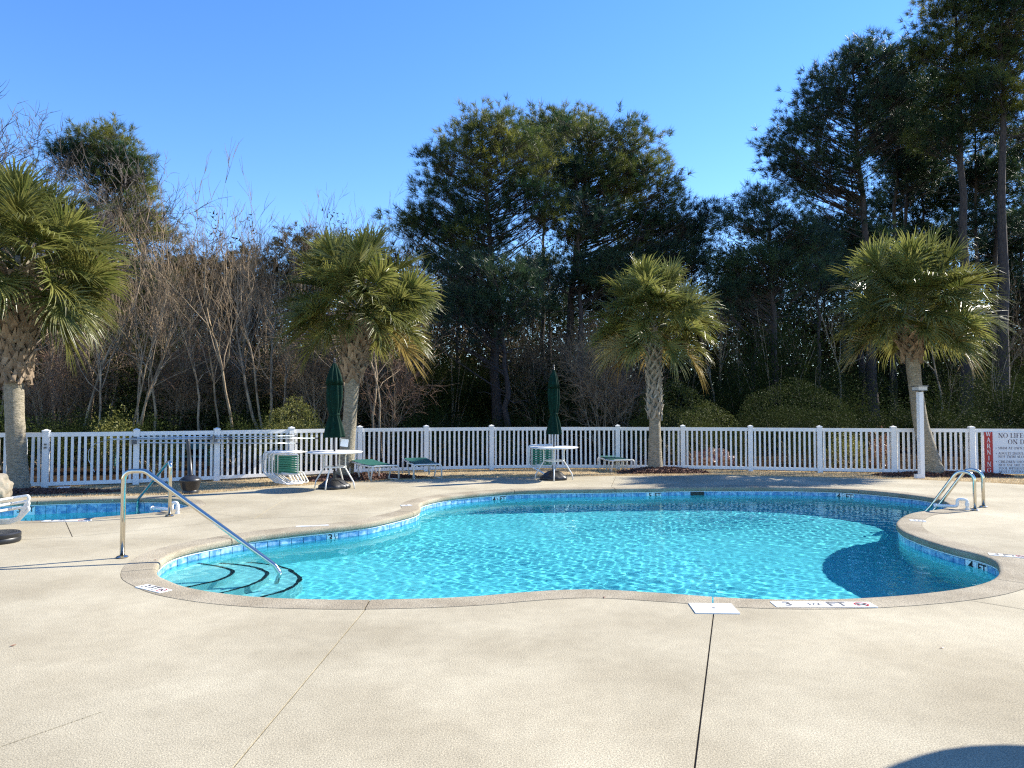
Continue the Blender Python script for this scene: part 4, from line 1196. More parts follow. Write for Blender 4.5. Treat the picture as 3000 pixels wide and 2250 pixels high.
BOOT_GREY = BOOT.copy(); BOOT_GREY.materials.clear(); BOOT_GREY.materials.append(M['boot_grey'])
def make_palm(base, path, boots, crown, nfr, cs, label, seed, emin=-52, old=3, rlow=0.18, boot=None):
    """path: trunk centre points (dx,dy,z,r); boots: (z0,z1,n,scale,rad0,rad1)"""
    g = np.random.default_rng(seed)
    t = empty('palm_tree', base, 0, label, 'palm tree'); t.scale = (KF, KF, KF)
    pts = np.array(path, float)
    K = 40; s = np.linspace(0, 1, K); sp = np.linspace(0, 1, len(pts))
    zz = np.interp(s, sp, pts[:, 2])
    P = np.stack([np.interp(s, sp, pts[:, 0]), np.interp(s, sp, pts[:, 1]), zz], -1)
    for _ in range(4): P[1:-1] = .25 * P[:-2] + .5 * P[1:-1] + .25 * P[2:]
    rad = np.interp(s, sp, pts[:, 3]) * (1 + 0.025 * np.sin(np.arange(K) * 2.4) + g.normal(size=K) * 0.012)
    mb = MB(); mb.tube(P, rad, 22); tr = mb.build('trunk', M['palm_trunk'], t, smooth=True)
    z0, z1, nb, bs, r0, r1 = boots
    for k in range(nb):
        u = (k + 0.5) / nb; z = z0 + (z1 - z0) * u
        a = k * R(137.5) + g.normal() * 0.12
        c = np.array([np.interp(z, P[:, 2], P[:, j]) for j in range(3)])
        rr = r0 + (r1 - r0) * u
        o = new_obj('leaf_base', boot or BOOT, tr)
        sc_ = bs * g.uniform(0.85, 1.2)
        o.matrix_local = Matrix.Translation((c[0] + rr * math.cos(a), c[1] + rr * math.sin(a), z)) @ Matrix.Rotation(a, 4, 'Z') @ Matrix.Rotation(g.normal() * 0.16, 4, 'X') @ Matrix.Rotation(R(-8) + g.normal() * 0.18, 4, 'Y') @ Matrix.Diagonal((sc_, sc_ * g.uniform(.9, 1.25), sc_, 1))
    top = P[-1]
    for k in range(nfr):
        u = (k + 0.5) / nfr
        e = 84 - (84 - emin) * u + g.normal() * 6
        key = min(E_CLASSES, key=lambda q: abs(q - e))
        az = k * R(137.5) + g.normal() * 0.15
        if k >= nfr - old: me = FR_OLD[min(FR_OLD, key=lambda q: abs(q - e))][0]
        else: me = FRONDS[key][int(g.integers(2))]
        o = new_obj('frond', me, t)
        zoff = -0.50 * u + 0.05
        sc_ = cs * g.uniform(0.88, 1.1)
        o.matrix_local = Matrix.Translation((top[0] + rlow * u * math.cos(az), top[1] + rlow * u * math.sin(az), top[2] + zoff * cs)) @ Matrix.Rotation(az, 4, 'Z') @ Matrix.Rotation(g.normal() * 0.45, 4, 'X') @ Matrix.Rotation(R(key - e) * 0.6, 4, 'Y') @ Matrix.Scale(sc_, 4)
    return t
make_palm(PALM_BASE[0], [(0,0,-.05,.20),(-.06,0,.6,.17),(-.13,0,1.5,.165),(-.16,0,2.15,.17),(-.16,0,3.0,.22),(-.1,0,4.0,.20),(-.05,0,4.55,.12)],
          (2.15, 4.2, 150, 1.25, 0.21, 0.31), None, 80, 0.96, 'tall palm at the left edge with a thick basket of old leaf bases', 1, emin=-40, old=0, rlow=.3)
make_palm(PALM_BASE[1], [(.0,0,-.05,.21),(.05,0,.6,.17),(.12,0,1.5,.15),(.16,0,2.2,.165),(.22,0,3.0,.19),(.26,0,3.75,.16),(.28,0,4.05,.10)],
          (2.25, 3.5, 84, 1.25, 0.15, 0.25), None, 72, 0.91, 'palm behind the left closed umbrella, with bushy drooping crown', 2, emin=-28, old=1, rlow=.25)
make_palm(PALM_BASE[2], [(0,0,-.05,.20),(0,0,.5,.165),(0,0,1.3,.135),(-.01,0,2.2,.13),(-.02,0,3.0,.13),(-.03,0,3.6,.13),(-.04,0,3.85,.09)],
          (1.35, 3.2, 84, 0.85, 0.125, 0.145), None, 70, 0.84, 'upright round-headed palm near the middle with a lattice of leaf bases up its trunk', 3, emin=-27, old=4, rlow=.2, boot=BOOT_GREY)
make_palm(PALM_BASE[3], [(.10,0,-.05,.26),(.02,0,.4,.20),(-.20,0,1.2,.165),(-.32,0,2.2,.15),(-.38,0,3.0,.17),(-.42,0,3.8,.15),(-.43,0,4.1,.10)],
          (2.75, 3.6, 46, 1.1, 0.15, 0.22), None, 74, 0.95, 'leaning palm behind the white lamp post on the right', 4, emin=-30, old=2, rlow=.25)

# ------------------------------------------------------------------ pines
def tufts(g, C, A, K, ln, w, spread):
    """needle tufts: centres C (n,3), axes A (n,3); K needle blades each"""
    n = len(C)
    D = A[:, None, :] * 0.62 + g.normal(size=(n, K, 3)) * spread
    D /= np.linalg.norm(D, axis=2, keepdims=True)
    S = np.cross(D, g.normal(size=(n, K, 3))); S /= np.linalg.norm(S, axis=2, keepdims=True)
    L = ln * g.uniform(0.6, 1.15, (n, K, 1))
    B = C[:, None, :] + g.normal(size=(n, K, 3)) * 0.05
    V = np.stack([B - S * w * 0.5, B + S * w * 0.5, B + D * L], 2).reshape(-1, 3)
    return V

def make_pine(label, trunk_px, Y, lobes, n_cl, tuft_per, seed, r0=0.2, m='needle', ln=0.36, K=26, top_py=None, lean=0.0, w=0.021, low=0.45, extra_limbs=10, fork=None):
    if trunk_px > 2450: Y *= 1.36; r0 *= 1.3
    tuft_per = max(6, int(tuft_per * 0.75))
    kY = Y / 33; ln *= kY; w *= kY
    g = np.random.default_rng(seed)
    base = deep(trunk_px, 1200, Y); base.z = LOW
    L = [(deep(x, y, Y) - Vector((0, 0, LOW)), rx * Y / F_PX, ry * Y / F_PX) for x, y, rx, ry in lobes]
    ztop = max(c.z + ry * 0.7 for c, rx, ry in L) if top_py is None else deep(trunk_px, top_py, Y).z
    root = empty('pine_tree', base, 0, label, 'pine tree')
    # trunk
    K_ = 14; t = np.linspace(0, 1, K_)
    topx = np.mean([c.x for c, _, _ in L]) - base.x
    P = np.stack([topx * 0.55 * t ** 1.6 + lean * np.sin(t * 3) + g.normal(size=K_) * 0.05, g.normal(size=K_) * 0.05, -0.1 + ztop * t], -1)
    P[0, 0] = 0
    mb = MB(); mb.tube(P, r0 * (1 - 0.9 * t) * (1 + 0.5 * np.exp(-t * 30)), 9); mb.build('trunk', M['pine_bark'], root, smooth=True)
    # clusters in the lobes
    wts = np.array([rx * ry for _, rx, ry in L]); wts /= wts.sum()
    cl = []; 
    for k in g.choice(len(L), n_cl, p=wts):
        c, rx, ry = L[k]
        while True:
            d = g.normal(size=3); d /= np.linalg.norm(d)
            if d[2] > -0.25 or g.random() < low: break
        q = g.uniform(0.25, 1) ** 0.5
        cl.append((c.x - base.x + d[0] * rx * q, d[1] * rx * q * 0.9, c.z + d[2] * ry * q))
    cl = np.array(cl)
    # limbs from the trunk to each cluster
    hd = np.hypot(cl[:, 0] - np.interp(cl[:, 2], P[:, 2], P[:, 0]), cl[:, 1])
    zs = np.clip(cl[:, 2] - hd * g.uniform(0.25, 0.75, len(cl)) - 0.2, ztop * 0.22, ztop * 0.97)
    st = np.stack([np.interp(zs, P[:, 2], P[:, 0]), np.interp(zs, P[:, 2], P[:, 1]), zs], -1)
    kk = 6; u = np.linspace(0, 1, kk)[None, :, None]
    midp = st * 0.5 + cl * 0.5 + np.stack([g.normal(size=len(cl)) * 0.2, g.normal(size=len(cl)) * 0.2, -0.10 * hd + g.normal(size=len(cl)) * 0.15], -1)
    LP = st[:, None] * (1 - u) ** 2 + midp[:, None] * 2 * u * (1 - u) + cl[:, None] * u ** 2
    LP += g.normal(size=LP.shape) * 0.05 * (u * (1 - u) * 4)
    rr = (0.012 + 0.007 * hd)[:, None] * np.linspace(1, 0.35, kk)[None]
    V1, Q1 = tubes_np(LP, rr, 4)
    # tufts round each cluster
    nT = n_cl * tuft_per
    ci = np.repeat(np.arange(n_cl), tuft_per)
    off = np.clip(g.normal(size=(nT, 3)), -1.7, 1.7) * kY * np.array((0.42, 0.42, 0.27)) * (0.8 + 0.35 * g.random((n_cl, 1)))[ci]
    C = cl[ci] + off
    A = off + np.array((0, 0, 0.38)) + (cl[ci] - st[ci]) * 0.12
    A /= np.linalg.norm(A, axis=1, keepdims=True)
    uu = g.uniform(0.55, 0.95, nT); i0 = (uu * (kk - 1)).astype(int)
    S0 = LP[ci, i0]
    TP = np.stack([S0, C], 1)
    V2, Q2 = tubes_np(TP, np.tile(np.array((0.008, 0.004))[None], (nT, 1)), 3)
    # a few dead bare limbs under the crown
    ne = extra_limbs
    ze = g.uniform(ztop * 0.22, ztop * 0.6, ne); a = g.uniform(0, 6.28, ne); le = g.uniform(0.5, 2.0, ne)
    b0_ = np.stack([np.interp(ze, P[:, 2], P[:, 0]), np.interp(ze, P[:, 2], P[:, 1]), ze], -1)
    dv = np.stack([np.cos(a) * le, np.sin(a) * le, le * g.uniform(-.2, .5, ne)], -1)
    EP = b0_[:, None] + dv[:, None] * np.linspace(0, 1, 5)[None, :, None] + g.normal(size=(ne, 5, 3)) * 0.06
    V3, Q3 = tubes_np(EP, np.tile(np.linspace(0.03, 0.008, 5)[None], (ne, 1)), 4)
    V = np.concatenate([V1, V2, V3]); Q = np.concatenate([Q1, Q2 + len(V1), Q3 + len(V1) + len(V2)])
    new_obj('branches', np_mesh('branches', V, Q, M['pine_bark']), root)
    NV = tufts(g, C, A, K, ln, w, 0.42)
    new_obj('crown', np_mesh('crown', NV, np.arange(len(NV)).reshape(-1, 3), M[m]), root)
    return root

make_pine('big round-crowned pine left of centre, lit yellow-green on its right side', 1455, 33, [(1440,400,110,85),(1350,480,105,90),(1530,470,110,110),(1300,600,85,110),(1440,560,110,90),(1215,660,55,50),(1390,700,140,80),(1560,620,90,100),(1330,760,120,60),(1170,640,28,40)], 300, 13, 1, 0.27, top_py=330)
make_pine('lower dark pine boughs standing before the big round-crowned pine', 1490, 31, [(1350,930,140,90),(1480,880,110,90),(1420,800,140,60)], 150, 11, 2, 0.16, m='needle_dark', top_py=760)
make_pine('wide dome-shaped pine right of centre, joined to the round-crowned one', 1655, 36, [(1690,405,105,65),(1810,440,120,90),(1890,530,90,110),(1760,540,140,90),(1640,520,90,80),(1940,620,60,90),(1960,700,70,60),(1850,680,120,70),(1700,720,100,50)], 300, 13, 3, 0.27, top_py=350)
make_pine('thin pale-topped pine showing between the two big centre crowns', 1590, 42, [(1600,390,80,55),(1570,450,70,60),(1660,380,70,50)], 90, 11, 4, 0.18)
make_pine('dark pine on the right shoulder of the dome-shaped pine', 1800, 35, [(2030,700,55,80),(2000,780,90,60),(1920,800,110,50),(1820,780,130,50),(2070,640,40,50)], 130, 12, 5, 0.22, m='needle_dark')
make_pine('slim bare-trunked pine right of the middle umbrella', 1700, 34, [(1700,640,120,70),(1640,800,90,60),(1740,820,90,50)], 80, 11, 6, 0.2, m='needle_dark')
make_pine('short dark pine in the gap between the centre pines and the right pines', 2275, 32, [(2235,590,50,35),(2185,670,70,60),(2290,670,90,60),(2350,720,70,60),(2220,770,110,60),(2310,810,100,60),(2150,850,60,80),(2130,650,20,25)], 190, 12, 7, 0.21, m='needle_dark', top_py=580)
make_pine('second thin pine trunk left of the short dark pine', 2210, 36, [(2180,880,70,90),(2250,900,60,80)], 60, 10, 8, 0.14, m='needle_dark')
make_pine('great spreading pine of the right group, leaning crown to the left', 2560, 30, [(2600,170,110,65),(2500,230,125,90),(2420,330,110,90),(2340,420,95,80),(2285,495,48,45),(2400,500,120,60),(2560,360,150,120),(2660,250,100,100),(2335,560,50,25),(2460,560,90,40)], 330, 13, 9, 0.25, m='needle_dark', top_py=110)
make_pine('forked pine with two leaning stems left in the right group', 2528, 31, [(2480,640,90,45),(2400,700,80,40),(2560,720,80,50),(2470,790,110,50)], 90, 11, 10, 0.18, m='needle_dark', top_py=480)
make_pine('straight pine trunk nearest right of the spreading pine', 2615, 33, [(2640,420,110,100),(2680,520,90,60)], 110, 12, 11, 0.21, m='needle_dark', top_py=300)
make_pine('slender pine third from the left in the right group', 2645, 35, [(2690,300,100,120),(2720,420,80,80)], 100, 12, 12, 0.19, m='needle_dark', top_py=220)
make_pine('very thin pine with small crown in the right group', 2662, 38, [(2660,500,70,80),(2600,610,60,50)], 60, 11, 13, 0.15, m='needle_dark')
make_pine('pine trunk behind the lamp post with a broken low crown', 2710, 36, [(2700,560,90,60),(2740,650,80,50),(2680,720,60,50)], 80, 11, 14, 0.22, m='needle_dark', top_py=420)
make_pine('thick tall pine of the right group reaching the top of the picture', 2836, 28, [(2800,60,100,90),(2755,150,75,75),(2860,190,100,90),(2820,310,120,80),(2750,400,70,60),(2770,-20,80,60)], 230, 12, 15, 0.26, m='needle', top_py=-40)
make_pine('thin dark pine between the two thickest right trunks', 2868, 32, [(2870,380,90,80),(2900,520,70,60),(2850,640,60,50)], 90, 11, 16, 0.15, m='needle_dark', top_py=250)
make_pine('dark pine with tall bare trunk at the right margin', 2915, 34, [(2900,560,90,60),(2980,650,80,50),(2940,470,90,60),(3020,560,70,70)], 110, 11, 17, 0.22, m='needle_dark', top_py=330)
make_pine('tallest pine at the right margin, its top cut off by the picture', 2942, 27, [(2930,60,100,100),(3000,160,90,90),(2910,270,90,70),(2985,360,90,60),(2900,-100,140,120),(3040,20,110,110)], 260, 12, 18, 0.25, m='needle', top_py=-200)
make_pine('pine just outside the right margin reaching in with a few boughs', 3060, 30, [(3040,420,90,70),(3010,300,60,60),(3060,620,80,50),(3080,150,90,110)], 120, 12, 19, 0.24, m='needle_dark', top_py=50)
make_pine('round-topped pine at the left behind the first palm', 287, 38, [(290,420,95,45),(370,490,60,60),(215,470,60,45),(395,600,45,55),(440,655,55,35),(300,640,80,40),(330,540,80,50)], 170, 13, 20, 0.22, top_py=380)
make_pine('olive green pine low behind the bare trees at the left', 420, 36, [(400,820,90,90),(430,950,100,90),(330,900,70,100),(440,700,60,50)], 150, 11, 21, 0.16, ln=0.3)
for k, (x, y, s_) in enumerate([(2330,930,80), (2420,880,70), (2100,960,80), (2200,1000,70), (2560,960,80), (2700,940,70), (1560,930,60), (2800,900,80), (2960,950,80), (2480,1000,90)]):
    c = make_pine('sunlit young pine deep in the woods behind the right pines', x, 47 + 2 * (k % 3), [(x,y,s_,s_*1.1),(x+20,y-70,s_*.6,s_*.6),(x-25,y+80,s_,s_*.6)], 60, 10, 40 + k, 0.14, ln=0.4, K=9)
    c['group'] = 'sunlit young pines deep in the woods'

olive = [(180,37,[(170,850,80,80),(230,780,70,60)],'olive evergreen right of the first palm, behind bare stems'), (500,38,[(490,880,80,90),(540,800,60,60)],'olive evergreen behind the straight slim bare tree'),
        (610,40,[(600,830,80,70),(660,900,90,80)],'broad olive evergreen in the left middle of the woods'), (745,37,[(740,800,80,70),(700,900,80,80)],'olive evergreen behind the pale forked bare tree'),
        (900,38,[(880,720,70,50),(930,790,80,60),(860,860,70,70)],'olive evergreen rising left of the second palm crown'), (1120,38,[(1110,800,70,70),(1160,900,80,80),(1080,950,70,70)],'olive evergreen between the second palm and the round-crowned pine')]
for k, (x, Y, lob, lab) in enumerate(olive):
    make_pine(lab, x, Y, lob, 110, 10, 60 + k, 0.13, m='olive', ln=0.26, K=22, w=0.03)
slim = [(2470,34,[(2440,760,60,50),(2500,700,50,40)],'leftmost thin trunk of the right-hand pine stand'), (2590,37,[(2600,700,60,50),(2560,820,70,50)],'thin pine just right of the spreading pine trunk'),
        (2685,39,[(2690,830,70,60),(2720,740,60,45)],'thin dark pine behind the palm crown on the right'), (2755,38,[(2760,700,60,60),(2740,840,70,50)],'slender pine right above the leaning palm'),
        (2800,35,[(2810,560,60,60),(2790,720,60,50)],'slender straight pine left of the thick tall pine'), (2893,37,[(2890,780,70,60),(2930,700,50,50)],'slender pine with low boughs near the warning sign'),
        (2965,38,[(2980,820,70,60),(2950,740,60,50)],'slender pine above the warning sign'), (3000,36,[(3010,700,70,60),(2990,880,70,60)],'slender pine at the very right edge'),
        (2400,40,[(2420,830,70,60),(2380,740,60,50)],'slender pine left of the right-hand stand'), (1610,38,[(1580,800,60,60),(1640,900,70,60)],'slender dark trunk between the middle umbrella and third palm'),
        (1795,37,[(1790,880,70,50),(1830,830,50,50)],'dark straight trunk just left of the third palm'), (1340,36,[(1320,900,70,50),(1370,860,60,50)],'dark slim trunk left of the middle umbrella')]
for k, (x, Y, lob, lab) in enumerate(slim):
    make_pine(lab, x, Y if x > 2450 else Y, lob, 55, 10, 80 + k, 0.17, m='needle_dark')

# ------------------------------------------------------------------ bare trees
def bare_proto(seed, H, r0, spread, n1, start=0.3, levels=4, stems=1, div=0.16, mtw='twig', up=0.5, nk=(5, 4, 2), rmin=0.0075):
    g = np.random.default_rng(seed)
    lv = [[] for _ in range(5)]; 
    def grow(p, d, L, r, level, k=7):
        pts = [p]; dd = d.copy()
        for i in range(k - 1):
            dd = dd + g.normal(size=3) * (0.10 if level == 0 else 0.17) + np.array((0, 0, 0.06 * up if level else 0.02))
            dd /= np.linalg.norm(dd)
            pts.append(pts[-1] + dd * L / (k - 1))
        pts = np.array(pts); lv[level].append((pts, np.linspace(r, r * (0.28 if level else 0.22), k)))
        if level >= levels: return
        nc = n1 if level == 0 else nk[level - 1]
        for c in range(nc):
            u = g.uniform(start if level == 0 else 0.2, 1.0)
            x = u * (k - 1); i = min(int(x), k - 2); f = x - i
            q = pts[i] * (1 - f) + pts[i + 1] * f; dl = pts[i + 1] - pts[i]; dl /= np.linalg.norm(dl)
            s_ = np.cross(dl, g.normal(size=3)); s_ /= np.linalg.norm(s_)
            a = g.uniform(0.45, 0.95) * spread
            nd = dl * math.cos(a) + s_ * math.sin(a); nd[2] += 0.15 * up; nd /= np.linalg.norm(nd)
            ll = L * (0.55 - 0.25 * u) * g.uniform(0.7, 1.25) if level == 0 else L * g.uniform(0.35, 0.62)
            rr = r * (1 - 0.78 * u) * 0.55
            grow(q, nd, ll, max(rr, rmin), level + 1, 6 if level < 1 else 4)
    for s_ in range(stems):
        a = g.uniform(0, 6.28)
        d = np.array((math.cos(a) * div, math.sin(a) * div, 1.0)) if stems > 1 else np.array((g.normal() * .04, g.normal() * .04, 1.0))
        grow(np.array((math.cos(a) * 0.1 * (stems > 1), math.sin(a) * 0.1 * (stems > 1), -0.1)), d / np.linalg.norm(d), H * g.uniform(0.8, 1) if stems > 1 else H, r0 * (g.uniform(.6, 1) if stems > 1 else 1), 0, 10)
    def pack(lst, sides):
        VV = []; QQ = []; n = 0
        by = {}
        for p_, r_ in lst: by.setdefault(len(p_), []).append((p_, r_))
        for k, it in by.items():
            V, Q = tubes_np(np.array([a for a, _ in it]), np.array([b for _, b in it]), sides); VV.append(V); QQ.append(Q + n); n += len(V)
        return np.concatenate(VV), np.concatenate(QQ)
    V, Q = pack(lv[0] + (lv[1] if len(lv[1]) else []), 6)
    tm = np_mesh('trunk', V, Q, M['bark'], True)
    V, Q = pack(lv[2] + lv[3] + lv[4], 3)
    bm_ = np_mesh('branches', V, Q, M[mtw])
    return tm, bm_
PROTO = {
 'tall_a': bare_proto(1, 10, 0.12, 0.55, 12, 0.35, 4, up=0.9),
 'tall_b': bare_proto(2, 10, 0.11, 0.5, 11, 0.4, 4, up=0.9),
 'wide': bare_proto(3, 12, 0.17, 0.95, 10, 0.3, 4, stems=5, div=0.42, up=0.9, nk=(7, 5, 3), rmin=0.012, mtw='twig_dark'),
 'multi': bare_proto(4, 9, 0.085, 0.6, 9, 0.4, 4, stems=4, nk=(4, 3, 2)),
 'sap_a': bare_proto(5, 7.5, 0.055, 0.5, 9, 0.4, 3, up=0.9, nk=(4, 3)),
 'sap_b': bare_proto(6, 6.5, 0.048, 0.6, 9, 0.35, 3, up=0.8, nk=(4, 3)),
 'thick': bare_proto(7, 4.6, 0.03, 1.0, 14, 0.1, 3, stems=4, mtw='twig_red', nk=(6, 4)),
 'thick_b': bare_proto(8, 4.2, 0.03, 1.05, 14, 0.1, 3, stems=5, nk=(6, 4)),
}
def proto_h(kind):
    n_ = len(PROTO[kind][1].vertices); a_ = np.empty(n_ * 3, np.float32); PROTO[kind][1].vertices.foreach_get('co', a_)
    return float(a_.reshape(-1, 3)[:, 2].max())
PROTO_H = {k: proto_h(k) for k in PROTO}
def bare_tree(kind, px, Y, s, rz, name, label, cat, group=None, sz=None):
    tm, bm_ = PROTO[kind]
    if cat == 'bare tree': s = s * {'wide': 12.6, 'multi': 8.4}.get(kind, 10) / PROTO_H[kind]
    b = deep(px, 1200, Y)
    r_ = empty(name, (b.x, b.y, LOW), rz, label, cat, group)
    r_.scale = (s, s, sz or s)
    new_obj('trunk', tm, r_); new_obj('branches', bm_, r_)
    return r_
def top_scale(kind_H, py, Y): return (CAM_H + (1200 - py) / F_PX * Y) / kind_H
bare_tree('wide', 45, 34, top_scale(12.6, 170, 34), 1.0, 'bare_tree', 'large wide-spreading bare tree at the upper left corner', 'bare tree')
bare_tree('wide', -110, 37, top_scale(12.6, 220, 37), 4.0, 'bare_tree', 'bare tree whose limbs reach in from beyond the left edge', 'bare tree')
bare_tree('tall_b', 215, 33, top_scale(10, 480, 33), 2.2, 'bare_tree', 'grey bare tree in front of the round-topped left pine', 'bare tree')
bare_tree('multi', 388, 25, top_scale(8.4, 640, 25), 0.4, 'bare_tree', 'pale multi-stemmed bare tree close behind the fence right of the first palm', 'bare tree')
bare_tree('multi', 790, 27, top_scale(8.4, 560, 27), 2.6, 'bare_tree', 'pale forked bare tree behind the round yellow-green bush', 'bare tree')
bare_tree('tall_a', 665, 29, top_scale(10, 545, 29), 5.0, 'bare_tree', 'slim bare tree with curved pale trunk left of the yellow-green bush', 'bare tree')
bare_tree('tall_b', 560, 31, top_scale(10, 560, 31), 0.2, 'bare_tree', 'straight slim bare tree rising into the sky gap at the left', 'bare tree')
bare_tree('tall_a', 1110, 28, top_scale(10, 640, 28), 1.4, 'bare_tree', 'crooked bare tree just right of the second palm', 'bare tree')
rg = random.Random(8)
for k, (px, Y, py) in enumerate([(120,36,560),(470,34,620),(520,36,590),(620,37,560),(700,36,575),(760,35,540),(830,34,545),(860,38,560),(900,36,600),(960,38,570),(1020,37,580),(1060,39,555),(1120,38,560),(1180,40,575),(1240,38,600),
                                 (2050,44,590),(2110,46,600),(2020,48,560),(330,38,650),(60,38,420),(1300,42,700),(1590,44,800),(1650,42,760),(1720,44,780)]):
    bare_tree(rg.choice(('tall_a', 'tall_b', 'tall_a')), px, Y, top_scale(10, py, Y), rg.uniform(0, 6.28), 'bare_tree', 'bare deciduous tree among many alike in the woods behind the fence', 'bare tree', 'bare trees in the woods')
for k in range(86):
    px = rg.uniform(-100, 1190) if k < 66 else rg.uniform(1450, 3050)
    Y = rg.uniform(24.5, 42) if k < 66 else rg.uniform(37, 46)
    bare_tree(rg.choice(('sap_a', 'sap_b', 'sap_a')), px, Y, rg.uniform(0.7, 1.25), rg.uniform(0, 6.28), 'sapling', 'thin bare sapling in the undergrowth beyond the fence', 'sapling', 'bare saplings in the undergrowth')
for k in range(40):
    px = rg.uniform(60, 1200) if k < 34 else rg.uniform(1500, 1850)
    Y = rg.uniform(26, 41)
    bare_tree(rg.choice(('thick', 'thick_b', 'thick_b')), px, Y, rg.uniform(0.6, 1.1), rg.uniform(0, 6.28), 'brushwood', 'twiggy brown bush among many in the woods beyond the fence', 'bush', 'twiggy brown bushes in the woods')
for px, Y, s_, in ((205, 22.5, .62), (260, 23.5, .7), (330, 23, .66)):
    pass

# ------------------------------------------------------------------ leafy shrubs
def shrub_mesh(seed, rx, ry, rz, n, leaf, mname, shell=0.55, lump=0.12, flat=False, hang=0.35):
    g = np.random.default_rng(seed)
    d = g.normal(size=(n, 3)); d /= np.linalg.norm(d, axis=1, keepdims=True)
    d[:, 2] = np.where(d[:, 2] < -0.3, -d[:, 2] * 0.6, d[:, 2])
    lum = 1 + lump * np.sin(d[:, 0] * 6 + seed) * np.sin(d[:, 1] * 5 + 2) + lump * np.sin(d[:, 2] * 8 + d[:, 0] * 7)
    q = (shell + (1 - shell) * g.uniform(0, 1, n) ** 0.6) * lum
    C = d * q[:, None] * np.array((rx, ry, rz)) + np.array((0, 0, rz * 0.35))
    C[:, 2] = np.maximum(C[:, 2], 0.02)
    A = d * 0.6 + g.normal(size=(n, 3)) * 0.6; A /= np.linalg.norm(A, axis=1, keepdims=True)
    S = np.cross(A, g.normal(size=(n, 3))); S /= np.linalg.norm(S, axis=1, keepdims=True)
    l = leaf * g.uniform(0.6, 1.3, (n, 1)); w = l * 0.42
    V = np.stack([C, C + A * l * .5 - S * w * .5, C + A * l, C + A * l * .5 + S * w * .5], 1).reshape(-1, 3)
    return np_mesh('foliage', V, np.arange(4 * n).reshape(-1, 4), M[mname])
def stem_mesh(seed, rz, spread, n=9, m='bark'):
    g = np.random.default_rng(seed); a = g.uniform(0, 6.28, n)
    e = np.stack([np.cos(a) * spread, np.sin(a) * spread, np.full(n, rz) * g.uniform(.6, 1, n)], -1)
    P = e[:, None] * np.linspace(0, 1, 5)[None, :, None] + g.normal(size=(n, 5, 3)) * 0.03; P[:, 0] = (0, 0, -0.05)
    V, Q = tubes_np(P, np.tile(np.linspace(0.022, 0.006, 5)[None], (n, 1)), 4)
    return np_mesh('stems', V, Q, M[m])
def shrub(loc, fm, sm, label, cat='bush', group=None, s=(1, 1, 1), rz=0.0, name='shrub'):
    r_ = empty(name, loc, rz, label, cat, group); r_.scale = s
    new_obj('foliage', fm, r_); new_obj('stems', sm, r_)
    return r_
def gl(px, Y): 
    b = deep(px, 1200, Y); return (b.x, b.y, LOW - 0.02)
ST = [stem_mesh(k, 0.9, 0.5) for k in range(3)]
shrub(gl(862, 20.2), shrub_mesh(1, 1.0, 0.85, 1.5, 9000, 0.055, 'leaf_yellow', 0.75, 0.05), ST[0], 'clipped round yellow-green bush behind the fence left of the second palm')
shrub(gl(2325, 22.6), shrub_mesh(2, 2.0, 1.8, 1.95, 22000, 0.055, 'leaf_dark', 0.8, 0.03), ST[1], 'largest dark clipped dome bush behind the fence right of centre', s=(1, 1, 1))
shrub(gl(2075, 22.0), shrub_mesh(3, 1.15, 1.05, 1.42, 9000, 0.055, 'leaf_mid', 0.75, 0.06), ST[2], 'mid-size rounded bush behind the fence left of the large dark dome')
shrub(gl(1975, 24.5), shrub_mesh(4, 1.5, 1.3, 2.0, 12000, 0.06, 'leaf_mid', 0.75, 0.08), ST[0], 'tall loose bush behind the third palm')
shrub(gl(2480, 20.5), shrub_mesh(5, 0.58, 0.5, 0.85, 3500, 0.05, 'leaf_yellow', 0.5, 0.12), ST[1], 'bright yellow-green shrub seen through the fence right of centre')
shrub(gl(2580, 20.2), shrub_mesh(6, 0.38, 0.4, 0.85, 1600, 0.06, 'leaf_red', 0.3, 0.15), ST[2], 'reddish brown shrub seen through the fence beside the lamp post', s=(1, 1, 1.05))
shrub(gl(2035, 21.2), shrub_mesh(7, 0.3, 0.3, 0.36, 700, 0.05, 'leaf_red', 0.3, 0.15), ST[0], 'low reddish shrub seen through the fence right of the third palm', s=(1, 1, .8))
shrub(gl(690, 21.5), shrub_mesh(8, 0.9, 0.8, 1.05, 4500, 0.07, 'leaf', 0.4, 0.15), ST[0], 'loose evergreen shrub behind the fence left of the yellow-green bush')
shrub(gl(450, 20), shrub_mesh(9, 0.85, 0.7, 1.15, 4500, 0.07, 'leaf', 0.4, 0.15), ST[1], 'glossy evergreen shrub behind the fence over the small pool')
shrub(gl(340, 20), shrub_mesh(10, 0.75, 0.7, 1.3, 4200, 0.07, 'leaf_yellow', 0.3, 0.2), ST[2], 'olive loose shrub behind the fence right of the first palm', s=(1, 1, .95))
shrub(gl(130, 20), shrub_mesh(11, 0.8, 0.7, 1.1, 3800, 0.07, 'leaf', 0.35, 0.2), ST[0], 'dull green shrub right behind the first palm')
shrub(gl(10, 20.5), shrub_mesh(12, 0.8, 0.7, 1.5, 3800, 0.09, 'leaf', 0.35, 0.2), ST[1], 'dark evergreen shrub behind the fence at the left edge')
SH = [(shrub_mesh(20 + k, 1.5, 1.4, 1.9, 7500, 0.085, ('leaf', 'leaf', 'leaf_dark')[k], 0.35, 0.22), stem_mesh(30 + k, 1.9, 1.1, 10)) for k in range(3)]
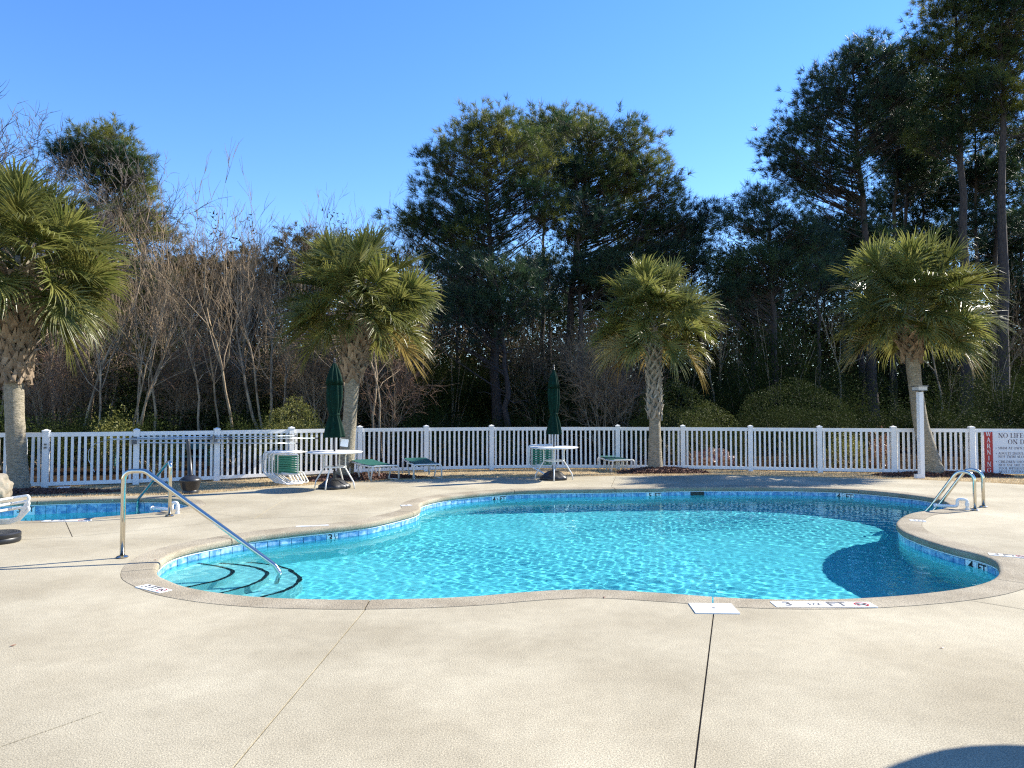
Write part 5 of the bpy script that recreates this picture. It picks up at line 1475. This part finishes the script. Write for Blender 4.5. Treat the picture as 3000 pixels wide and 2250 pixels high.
for k in range(100):
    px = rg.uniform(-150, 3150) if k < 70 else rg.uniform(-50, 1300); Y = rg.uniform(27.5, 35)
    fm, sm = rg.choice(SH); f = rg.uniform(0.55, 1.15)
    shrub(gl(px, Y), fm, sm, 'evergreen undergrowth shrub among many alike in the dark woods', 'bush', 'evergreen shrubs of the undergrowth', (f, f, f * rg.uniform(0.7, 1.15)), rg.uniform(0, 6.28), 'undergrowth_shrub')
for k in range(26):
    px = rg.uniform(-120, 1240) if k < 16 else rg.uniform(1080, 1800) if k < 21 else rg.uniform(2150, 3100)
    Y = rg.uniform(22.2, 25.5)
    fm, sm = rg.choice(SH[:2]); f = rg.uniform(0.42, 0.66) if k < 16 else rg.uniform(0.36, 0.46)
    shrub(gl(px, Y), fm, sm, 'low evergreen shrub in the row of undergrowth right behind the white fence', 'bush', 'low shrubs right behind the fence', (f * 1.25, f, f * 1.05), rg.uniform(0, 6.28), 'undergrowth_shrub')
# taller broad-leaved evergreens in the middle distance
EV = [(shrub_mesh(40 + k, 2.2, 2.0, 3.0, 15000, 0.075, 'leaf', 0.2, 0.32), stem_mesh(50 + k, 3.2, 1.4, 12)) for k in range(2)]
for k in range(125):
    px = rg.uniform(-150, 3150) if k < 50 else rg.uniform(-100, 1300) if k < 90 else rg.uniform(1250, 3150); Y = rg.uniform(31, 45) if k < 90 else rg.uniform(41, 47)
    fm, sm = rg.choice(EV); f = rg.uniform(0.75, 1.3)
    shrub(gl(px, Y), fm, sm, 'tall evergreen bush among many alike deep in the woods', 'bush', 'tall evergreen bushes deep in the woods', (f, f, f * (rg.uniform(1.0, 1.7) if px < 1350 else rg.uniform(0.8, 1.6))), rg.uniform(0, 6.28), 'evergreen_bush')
b = gl(935, 39); fm = shrub_mesh(60, 2.0, 1.8, 1.4, 9000, 0.08, 'leaf', 0.1, 0.4)
ev = empty('evergreen_tree', b, 0, 'broad-leaved evergreen tree rising above the bare trees left of centre', 'tree')
mb = MB(); mb.tube([(0, 0, -.1), (0.1, 0, 4), (-0.1, 0, 8), (0.1, 0, 11.2)], [0.17, 0.14, 0.1, 0.04], 8); mb.build('trunk', M['bark'], ev, smooth=True)
for dx, dz, s_ in ((-0.8, 8.6, .8), (0.7, 9.6, .9), (1.3, 8.2, .75)):
    o = new_obj('foliage', fm, ev); o.location = (dx, 0, dz); o.scale = (s_, s_, s_); o.rotation_euler.z = dx * 3

# far mass of the woods
g = np.random.default_rng(77)
n = 300000
x = g.uniform(-62, 72, n); y = g.uniform(46, 66, n)
px_ = x / y * F_PX + 1500
hmax = np.interp(px_, [-400, 100, 400, 700, 1000, 1300, 1700, 2000, 2300, 3000, 3400], [11, 11, 11, 12, 12, 12, 12.5, 12, 11, 11, 11.5]) * (1 + 0.18 * np.sin(x * 0.9) + 0.12 * np.sin(x * 2.3 + y))
z = hmax * g.uniform(0, 1, n) ** 0.95
C = np.stack([x, y, z], -1) + g.normal(size=(n, 3)) * 0.2
A = g.normal(size=(n, 3)); A[:, 2] = np.abs(A[:, 2]) * 1.1; A /= np.linalg.norm(A, axis=1, keepdims=True)
S = np.cross(A, g.normal(size=(n, 3))); S /= np.linalg.norm(S, axis=1, keepdims=True)
l = g.uniform(0.35, 0.95, (n, 1)) * (1 - 0.62 * np.clip(z / 13.0, 0, 1))[:, None]; w = l * g.uniform(0.06, 0.24, (n, 1))
V = np.stack([C - S * w, C + S * w, C + A * l], 1).reshape(-1, 3)
tag(new_obj('far_woods', np_mesh('far_woods', V, np.arange(3 * n).reshape(-1, 3), M['woods'])), 'tangled brown and olive mass of the far woods', 'woods', kind='stuff')

# things beyond the fence
tb_ = empty('rail_barrier', gl(590, 22), R(8), 'low teal rail and panel seen through the left part of the fence', 'rail')
mb = MB(); mb.box((0, 0, 0.28), (5.2, 0.07, 0.05)); mb.build('rail', M['teal'], tb_)
mb = MB(); mb.box((-0.9, 0, 0.62), (2.4, 0.05, 0.22)); mb.build('panel', M['teal'], tb_)
for x in (-2.5, -1.2, 0.2, 1.4, 2.5):
    mb = MB(); mb.box((x, 0.05, 0.35), (0.07, 0.05, 0.72)); mb.build('post', M['teal'], tb_)
mulch = gl(2085, 21.2)
bm2 = bmesh.new(); bmesh.ops.create_icosphere(bm2, subdivisions=4, radius=1)
for v in bm2.verts: v.co = Vector((v.co.x * 0.62, v.co.y * 0.5, v.co.z * 0.36)) * (1 + 0.3 * noise.fractal(v.co * 2.2, 1, 2, 4))
me = bpy.data.meshes.new('leaf_pile'); bm2.to_mesh(me); bm2.free(); me.materials.append(M['leaf_red'])
o = new_obj('leaf_pile', me); o.location = (mulch[0], mulch[1], 0.05); tag(o, 'heap of reddish leaves seen through the fence right of the third palm', 'leaf pile')

# a few dry leaves blown onto the deck
rl = random.Random(21)
lm = None
for px, py in ((38,1893),(455,1642),(1770,1752),(930,1470),(2760,1900)):
    p = at(px, py)
    if lm is None:
        mb = MB(); mb.add([(-.022,0,.004),(0,-.010,.002),(.026,0,.006),(0,.011,.003),(0,0,.008)], [(0,1,4),(1,2,4),(2,3,4),(3,0,4)])
        o = mb.build('fallen_leaf', M['leaf_red']); lm = o.data
    else: o = new_obj('fallen_leaf', lm)
    o.location = (p.x, p.y, 0.003); o.rotation_euler = (0, 0, rl.uniform(0, 6.28)); f = rl.uniform(.6, 1.1); o.scale = (f, f, f)
    tag(o, 'tiny dry brown leaf lying on the beige deck', 'leaf', 'dry leaves scattered on the deck')
